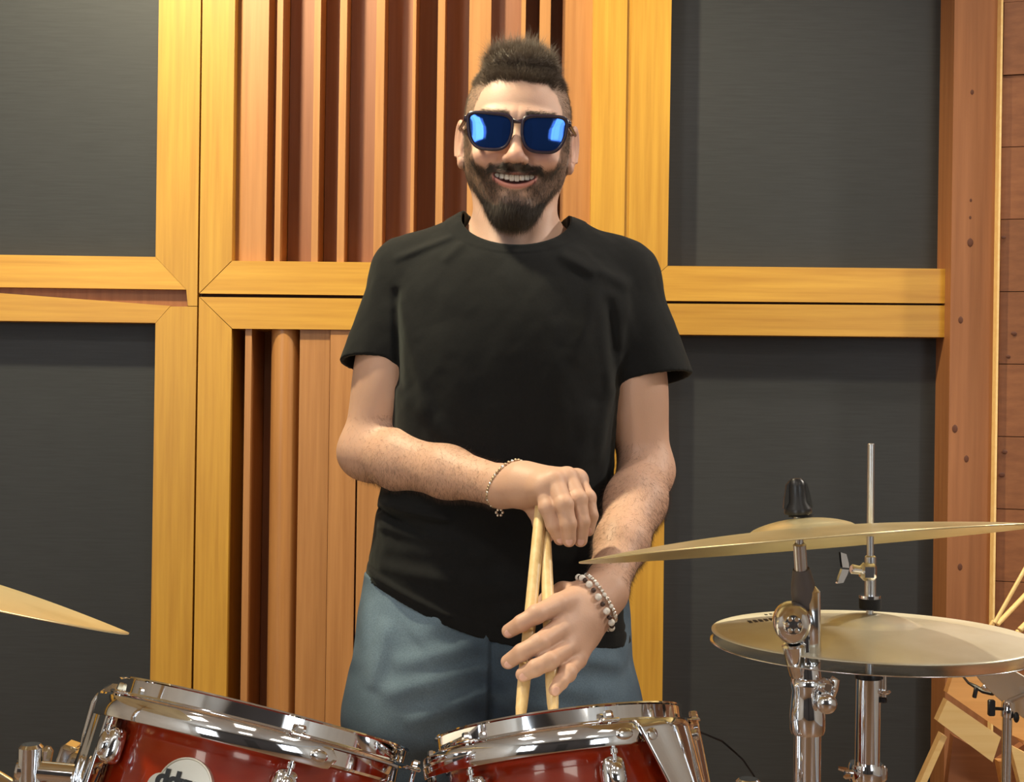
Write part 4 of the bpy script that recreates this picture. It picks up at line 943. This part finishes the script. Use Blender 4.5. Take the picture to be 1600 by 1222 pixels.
def shirt(p):
    wr=wrinkle(p); o=shirt_out(p)-wr
    cr_=plane(p,*pr_); cl_=plane(p,*pl_); S_=[]
    for ax_,ra_,rb_,c2 in((SLR,.064,.0500,cr_),(SLL,.066,.0595,cl_)):
        raw=cap(p,*ax_,ra_,rb_)-wr; e=np.maximum(raw,c2); e=np.maximum(e,-np.where(c2>-.035,raw+.0065,.05)); S_.append(e)
    slv=np.minimum(*S_)
    inn=o+.0065
    zh=np.interp(p[:,0],hxs,hzs)+.0015*snoise(p,30,40); cut=np.maximum(zh-p[:,2],0*zh-9)
    sl=ss(0,1,((p[:,2]>1.27)).astype(float))
    d=np.maximum(o,cut)
    # neck opening: tilted ellipse following the collar
    c=WA(806,372,1.985); v=(p-c.astype(f4)); tilt=.42; s_=(v[:,2]+tilt*(v[:,1]))          # collar plane, lower at the front
    rad=np.sqrt((v[:,0]/.0760)**2+((v[:,1]+.004)/.0690)**2)
    hole=(rad-1)*.068
    hole=np.where((p[:,2]>c[2]-.085),hole,.05)
    frontcut=((np.sqrt((v[:,0]/.0800)**2+((v[:,2]-.027)/.0455)**2)-1)*.0455); frontcut=np.where(p[:,1]<1.985,frontcut,.05)
    hole=np.minimum(np.maximum(hole,.012-v[:,2]),frontcut)
    # hollow shell only near the openings
    cav=np.maximum(inn,-9)
    hollow=np.where(cut>-.035,inn,.05)
    d=np.maximum(d,-hollow); d=smin(d,slv,.016); d=smax(d,-hole,.0015)
    # ribbed collar
    ring=np.abs(hole-.006)-.006
    d=np.where(np.abs(hole-.008)<.007,d-.0011*ss(.007,.0045,np.abs(hole-.008)),d)
    # hem stitching lines
    for c2 in(cut,): d=d+.0007*np.exp(-((c2+.022)/.0028)**2)
    return d
t0=_t.time(); TV,TQ=mesh_sdf(shirt,(-.31,1.78,.86),(.32,2.15,1.56),.0030)
print('shirt',len(TV),_t.time()-t0)
TM=mat('black_cotton',(.0115,.0120,.0130),.9,**{'Specular IOR Level':.25,'Sheen Weight':.08,'Sheen Roughness':.45,'Sheen Tint':(.75,.85,.8,1)})
noise_col(TM,(.0042,.0045,.0050),(.0066,.0069,.0076),nscale=260,bump=.3,dist=.0006)
link('t_shirt',np_mesh('t_shirt',TV,TQ),TM,person)
# --- jeans
jt=[]
for y,l,r,dp,cy in((905,570,978,.116,1.957),(940,563,982,.120,1.957),(1000,556,986,.125,1.957),(1060,548,990,.128,1.957),(1130,543,993,.125,1.957),(1300,540,995,.12,1.957)):
    a=WA(l,y,dT); b=WA(r,y,dT); jt.append((a[2],(a[0]+b[0])/2,(b[0]-a[0])/2,dp,cy))
jf=[]
for a in((770,1000,620,1040,.014,.005),(765,1040,600,1085,.014,.005),(770,1075,640,1130,.014,.005),(780,1010,950,1040,.016,.004),(785,1060,940,1085,.014,.004),(600,980,580,1080,.012,.004),(690,960,650,1000,.02,.004),(790,1085,900,1120,.014,.005),(900,1020,980,1050,.012,.004)): jf.append((WA(a[0],a[1],1.84),WA(a[2],a[3],1.84),a[4],a[5]))
legs=[]
for x0,x1 in((655,650),(888,905)):
    h0=WA(x0,1120,1.957); legs.append((h0,np.array([h0[0]+(x1-x0)*.001,1.965,.50]),np.array([h0[0]+(x1-x0)*.001,1.99,.08])))
def jeans(p):
    d=torso_f(p,0,jt); d=np.maximum(d,p[:,2]-WA(770,895,1.95)[2]); zc=WA(770,1150,1.957)[2]
    d=smax(d,zc-p[:,2],.03)
    for h0,k0,a0 in legs: d=smin(d,chain(p,[h0,k0,a0],[.104,.080,.072],.03),.03)
    d=np.maximum(d,.035-p[:,2])
    # crease between the legs and the fly
    xc=WA(773,1060,1.84)[0]; v=p[:,0]-xc; fr=(p[:,1]<1.93)
    d=d+fr*.010*np.exp(-(v/.014)**2)*ss(WA(0,1000,1.84)[2],WA(0,1110,1.84)[2],p[:,2])
    for x,h_,w_ in((761,.0034,.0035),(768,-.0022,.0022),(778,.0022,.004)):
        xf=WA(x,1040,1.84)[0]; d=d-fr*h_*np.exp(-((p[:,0]-xf)/w_)**2)
    for a,b,w_,h_ in jf:
        q2=p[:,[0,2]]; A=a[[0,2]]; B_=b[[0,2]]; ab=B_-A; t=((q2-A)@ab)/(ab@ab); dd=np.linalg.norm(q2-A-np.clip(t,0,1)[:,None]*ab,axis=1); d=d-fr*h_*np.exp(-(dd/w_)**2)*np.clip(1-(np.abs(t-.5)*1.7)**4,0,1)
    return d-.0022*snoise(p,38,51)-.0012*snoise(p,110,52)
JV,JQ=mesh_sdf(jeans,(-.34,1.78,.02),(.30,2.16,1.16),.0052)
JM=mat('blue_denim',rough=.85); ja=N(JM,'ShaderNodeAttribute'); ja.attribute_name='tint'
bj=JM.node_tree.nodes['Principled BSDF']; jn=N(JM,'ShaderNodeTexNoise'); jn.inputs['Scale'].default_value=500; tcj=N(JM,'ShaderNodeTexCoord'); L(JM,tcj.outputs['Object'],jn.inputs['Vector'])
mx=N(JM,'ShaderNodeMix'); mx.data_type='RGBA'; mx.blend_type='MULTIPLY'; mx.inputs[0].default_value=.5; L(JM,ja.outputs['Color'],mx.inputs[6]); L(JM,jn.outputs[0],mx.inputs[7]); L(JM,mx.outputs[2],bj.inputs['Base Color'])
bp=N(JM,'ShaderNodeBump'); bp.inputs['Strength'].default_value=.4; bp.inputs['Distance'].default_value=.0006; L(JM,jn.outputs[0],bp.inputs['Height']); L(JM,bp.outputs[0],bj.inputs['Normal'])
# faded thighs: worn denim, with thigh light and crease shade put into the colour
wear_shade=np.zeros(len(JV))
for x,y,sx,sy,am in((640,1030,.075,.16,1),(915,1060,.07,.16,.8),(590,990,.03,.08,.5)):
    c=WA(x,y,1.85); wear_shade+=am*np.exp(-((JV[:,0]-c[0])/sx)**2-((JV[:,2]-c[2])/sy)**2)*(JV[:,1]<1.97)
wear_shade*=1-.85*np.exp(-((JV[:,0]-WA(770,1040,1.85)[0])/.03)**2)  # less fade along the centre, crease shade put into the colour
wear_shade=np.clip(wear_shade*1.15+.22*snoise(JV*np.array([1,1,2.2]),55,60),0,1)[:,None]
jc=np.array([.026,.050,.085])*(1-wear_shade)+np.array([.20,.30,.39])*wear_shade
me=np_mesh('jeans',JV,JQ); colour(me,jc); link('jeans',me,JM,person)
SH=mat('shoe_leather',(.03,.03,.03),.5)
for h0,k0,a0 in legs:
    s=MB(); s.sphere((a0[0],1.955,.045),.05,20,(.95,2.6,.9)); s.build('shoe',SH,person,True)
# --- sunglasses
def hp(x,y,z): return Vector(fromH((x,y,z)))
GZ=HR.T
sg=thing('sunglasses','dark purple sunglasses with blue mirrored lenses on the face of the man','sunglasses',Vector(fromH((0,-.11,0))))
GF=mat('frame_acetate',(.020,.010,.026),.3); GL=mat('mirror_lens',(.035,.12,.52),.05,.85)
nl=N(GL,'ShaderNodeTexNoise'); nl.inputs['Scale'].default_value=30
def lens_outline(s,g):        # rounded trapezoid, wider at the top
    cxl=s*.0372; pts=[]
    for k in range(48):
        a=2*math.pi*k/48; c_,s_=math.cos(a),math.sin(a); e=.42 if math.sin(a)>0 else .62
        u=math.copysign(abs(c_)**e,c_); v=math.copysign(abs(s_)**e,s_)
        x=u*(.0290+g)*(1+.07*v-.03)+ (-s*.0015*v*0); z=v*(.0225+g)-.0022+ (.0015*s*u if v>0 else 0)
        if v<0: x*=1-.13*abs(v)
        x+= s*.0012*v
        pts.append((cxl+x,z))
    return pts
def ywrap(x): return -.1075+1.7*x*x
fr=MB()
for s in(-1,1):
    o=lens_outline(s,.0042); i_=lens_outline(s,0); n=48
    vs=[hp(x,ywrap(x)+dy,z) for dy in(-.0022,.0018) for (x,z) in o]+[hp(x,ywrap(x)+dy,z) for dy in(-.0022,.0018) for (x,z) in i_]
    fs=[]
    for k in range(n):
        j=(k+1)%n; fs+=[(k,j,n+j,n+k),(2*n+k,3*n+k,3*n+j,2*n+j),(k,2*n+k,2*n+j,j),(n+k,n+j,3*n+j,3*n+k)]
    fr.add(vs,fs)
for z0,z1 in((.0105,.0165),):
    fr.prism([hp(-.0090,ywrap(0)-.002,z0-.004),hp(-.0050,ywrap(0)-.002,z0+.0005),hp(.0050,ywrap(0)-.002,z0+.0005),hp(.0090,ywrap(0)-.002,z0-.004),hp(.0090,ywrap(0)-.002,z1+.001),hp(.0,ywrap(0)-.002,z1-.0015),hp(-.0090,ywrap(0)-.002,z1+.001)],Vector((0,.0045,0)))
fr.build('frame',GF,sg,'all')
for s in(-1,1):
    o=lens_outline(s,.0008); n=48; vs=[]; cx_=s*.0372
    for g_ in(1,.8,.6,.4,.2): vs+=[hp(cx_+(x-cx_)*g_,ywrap(cx_+(x-cx_)*g_)-.0002-.0012*(1-g_*g_),z*g_) for x,z in o]
    vs.append(hp(cx_,ywrap(cx_)-.0014,0)); fs=[(r_*n+k,r_*n+(k+1)%n,(r_+1)*n+(k+1)%n,(r_+1)*n+k) for r_ in range(4) for k in range(n)]+[(4*n+k,4*n+(k+1)%n,5*n) for k in range(n)]
    MB().add(vs,fs).build('lens',GL,sg,'all')
    tp=MB(); rod(tp,hp(s*.0715,-.0960,.0135),hp(s*.0850,.022,.0085),.0030,.0022); tp.tube([hp(s*.085,.022,.0085),hp(s*.082,.040,.000),hp(s*.078,.050,-.02)],.002,8)
    tp.box(hp(s*.0700,-.0970,.0140),(.008,.006,.0085),None,.001); tp.build('temple',GF,sg,True)
    MB().box(hp(s*.0705,-.1008,.0145),(.0040,.0006,.0016)).build('hinge_pin',M['chrome2'],sg)
    MB().sphere(hp(s*.0105,-.099,-.006),.004,10,(.5,.8,1.2)).build('nose_pad',GF,sg,True)
# --- drumsticks
def dstick(label,top,bot):
    a,b=Vector(top),Vector(bot); T,l=along(a,b); t=thing('drumstick',label,'drumstick',b,group=None)
    MB().lathe([(1e-5,0),(.0052,.0006),(.0072,.003),(.0076,.01),(.0076,l*.80),(.0068,l*.88),(.0046,l-.018),(.0032,l-.011),(1e-5+.0040,l-.006),(.0028,l-.001),(1e-5,l)],24,T).build('shaft',M['stick'],t,True)
    return T,l,t
tiltd=tR.location
s1b=AR.T@Vector((-.044,.080,-.004)); s1t=W(846,783,1.722); s2b=AR.T@Vector((-.003,.070,-.004)); s2t=W(849,783,1.737)
T1,l1,d1=dstick('drumstick slanting down to the left through both hands',s1t,s1b); T2,l2,d2=dstick('drumstick slanting slightly to the right, behind the other one',s2t,s2b)
ST=mat('printed_ink',(.12,.07,.03),.6)
for k in range(7):
    a=R(-90-25); pt=T2@Vector((.0,0,.062+.0045*k)); c=W(853.5+.3*k,826+4.6*k,1.70-.002*k); 
    MB().box(c,(.0035 if k%2 else .0026,.0006,.0028)).build('printed_mark',ST,d2)
# --- bracelets
PE=mat('white_bead',(.82,.78,.72),.2); BB=mat('dark_bead',(.05,.025,.02),.25); SI=mat('silver_bead',(.8,.76,.70),.25,1); CHN=mat('bronze_chain',(.45,.33,.22),.35,.9)
def ring_pts(ctr,axis,f,n,r_start=.05,off=0):
    T=frame(Vector(ctr),axis); out=[]
    for k in range(n):
        a=2*math.pi*k/n; d_=T.to_3x3()@Vector((math.cos(a),math.sin(a),0)); rs=np.linspace(.005,.06,111); P=np.array(ctr)[None]+np.array(d_)[None]*rs[:,None]
        v=f(P.astype(f4)); i=np.argmax(v>off); out.append(Vector(P[i]))
    return out
fa=Vector(WR-ER).normalized(); fbl=Vector(WL-EL).normalized()
br=thing('bracelet','thin bronze bead bracelet with small charm on his right wrist','bracelet',Vector(WR))
cp=Vector(WR)+fa*.004; axr=(fa+Vector((-.10,0,-.30))).normalized()
pts=ring_pts(cp,axr,lambda p:np.minimum(G_ar(p),G_hr(p)),44,off=.0016)
for i,p_ in enumerate(pts): MB().sphere(p_,.0023,10).build('bead',CHN if i%3 else SI,br,True)
low=min(pts,key=lambda p:p.z); c=low+Vector((.003,-.006,-.006))
g=MB()
for k in range(6): a=R(60*k); g.sphere(c+Vector((.0042*math.cos(a),-.001,.0042*math.sin(a))),.0022,8)
g.build('charm',M['chrome2'],br,True)
BLC=WA(930,940,1.700); axl=Vector((-.82,-.22,-.50)).normalized()
bl=thing('bracelet','double strand of pearl white and dark beads on his left wrist','bracelet',Vector(WL))
fl_=lambda p:np.minimum(G_al(p),G_hl(p)); 
for off,o2,n,rr in((-.002,.0035,26,.0046),(.0075,.0026,40,.0029)):
    pts=ring_pts(Vector(BLC)-axl*off,axl,fl_,n,off=o2*.7)
    for i,p_ in enumerate(pts):
        mm=(PE if i%2==0 else BB) if rr>.004 else (SI if i%3 else PE); r_=rr if (i%2==0 or rr<.004) else rr*.72
        MB().sphere(p_,r_,12).build('bead',mm,bl,True)
bc=thing('bracelet','thin black cord tied above the beads on his left wrist','bracelet',Vector(WL)-fbl*.03)
pts=ring_pts(Vector(WL)-fbl*.022,(fbl+Vector((-.35,0,.1))).normalized(),fl_,40,off=.0006); MB().tube(pts+[pts[0]],.0009,6,False).build('cord',M['felt'],bc,True)
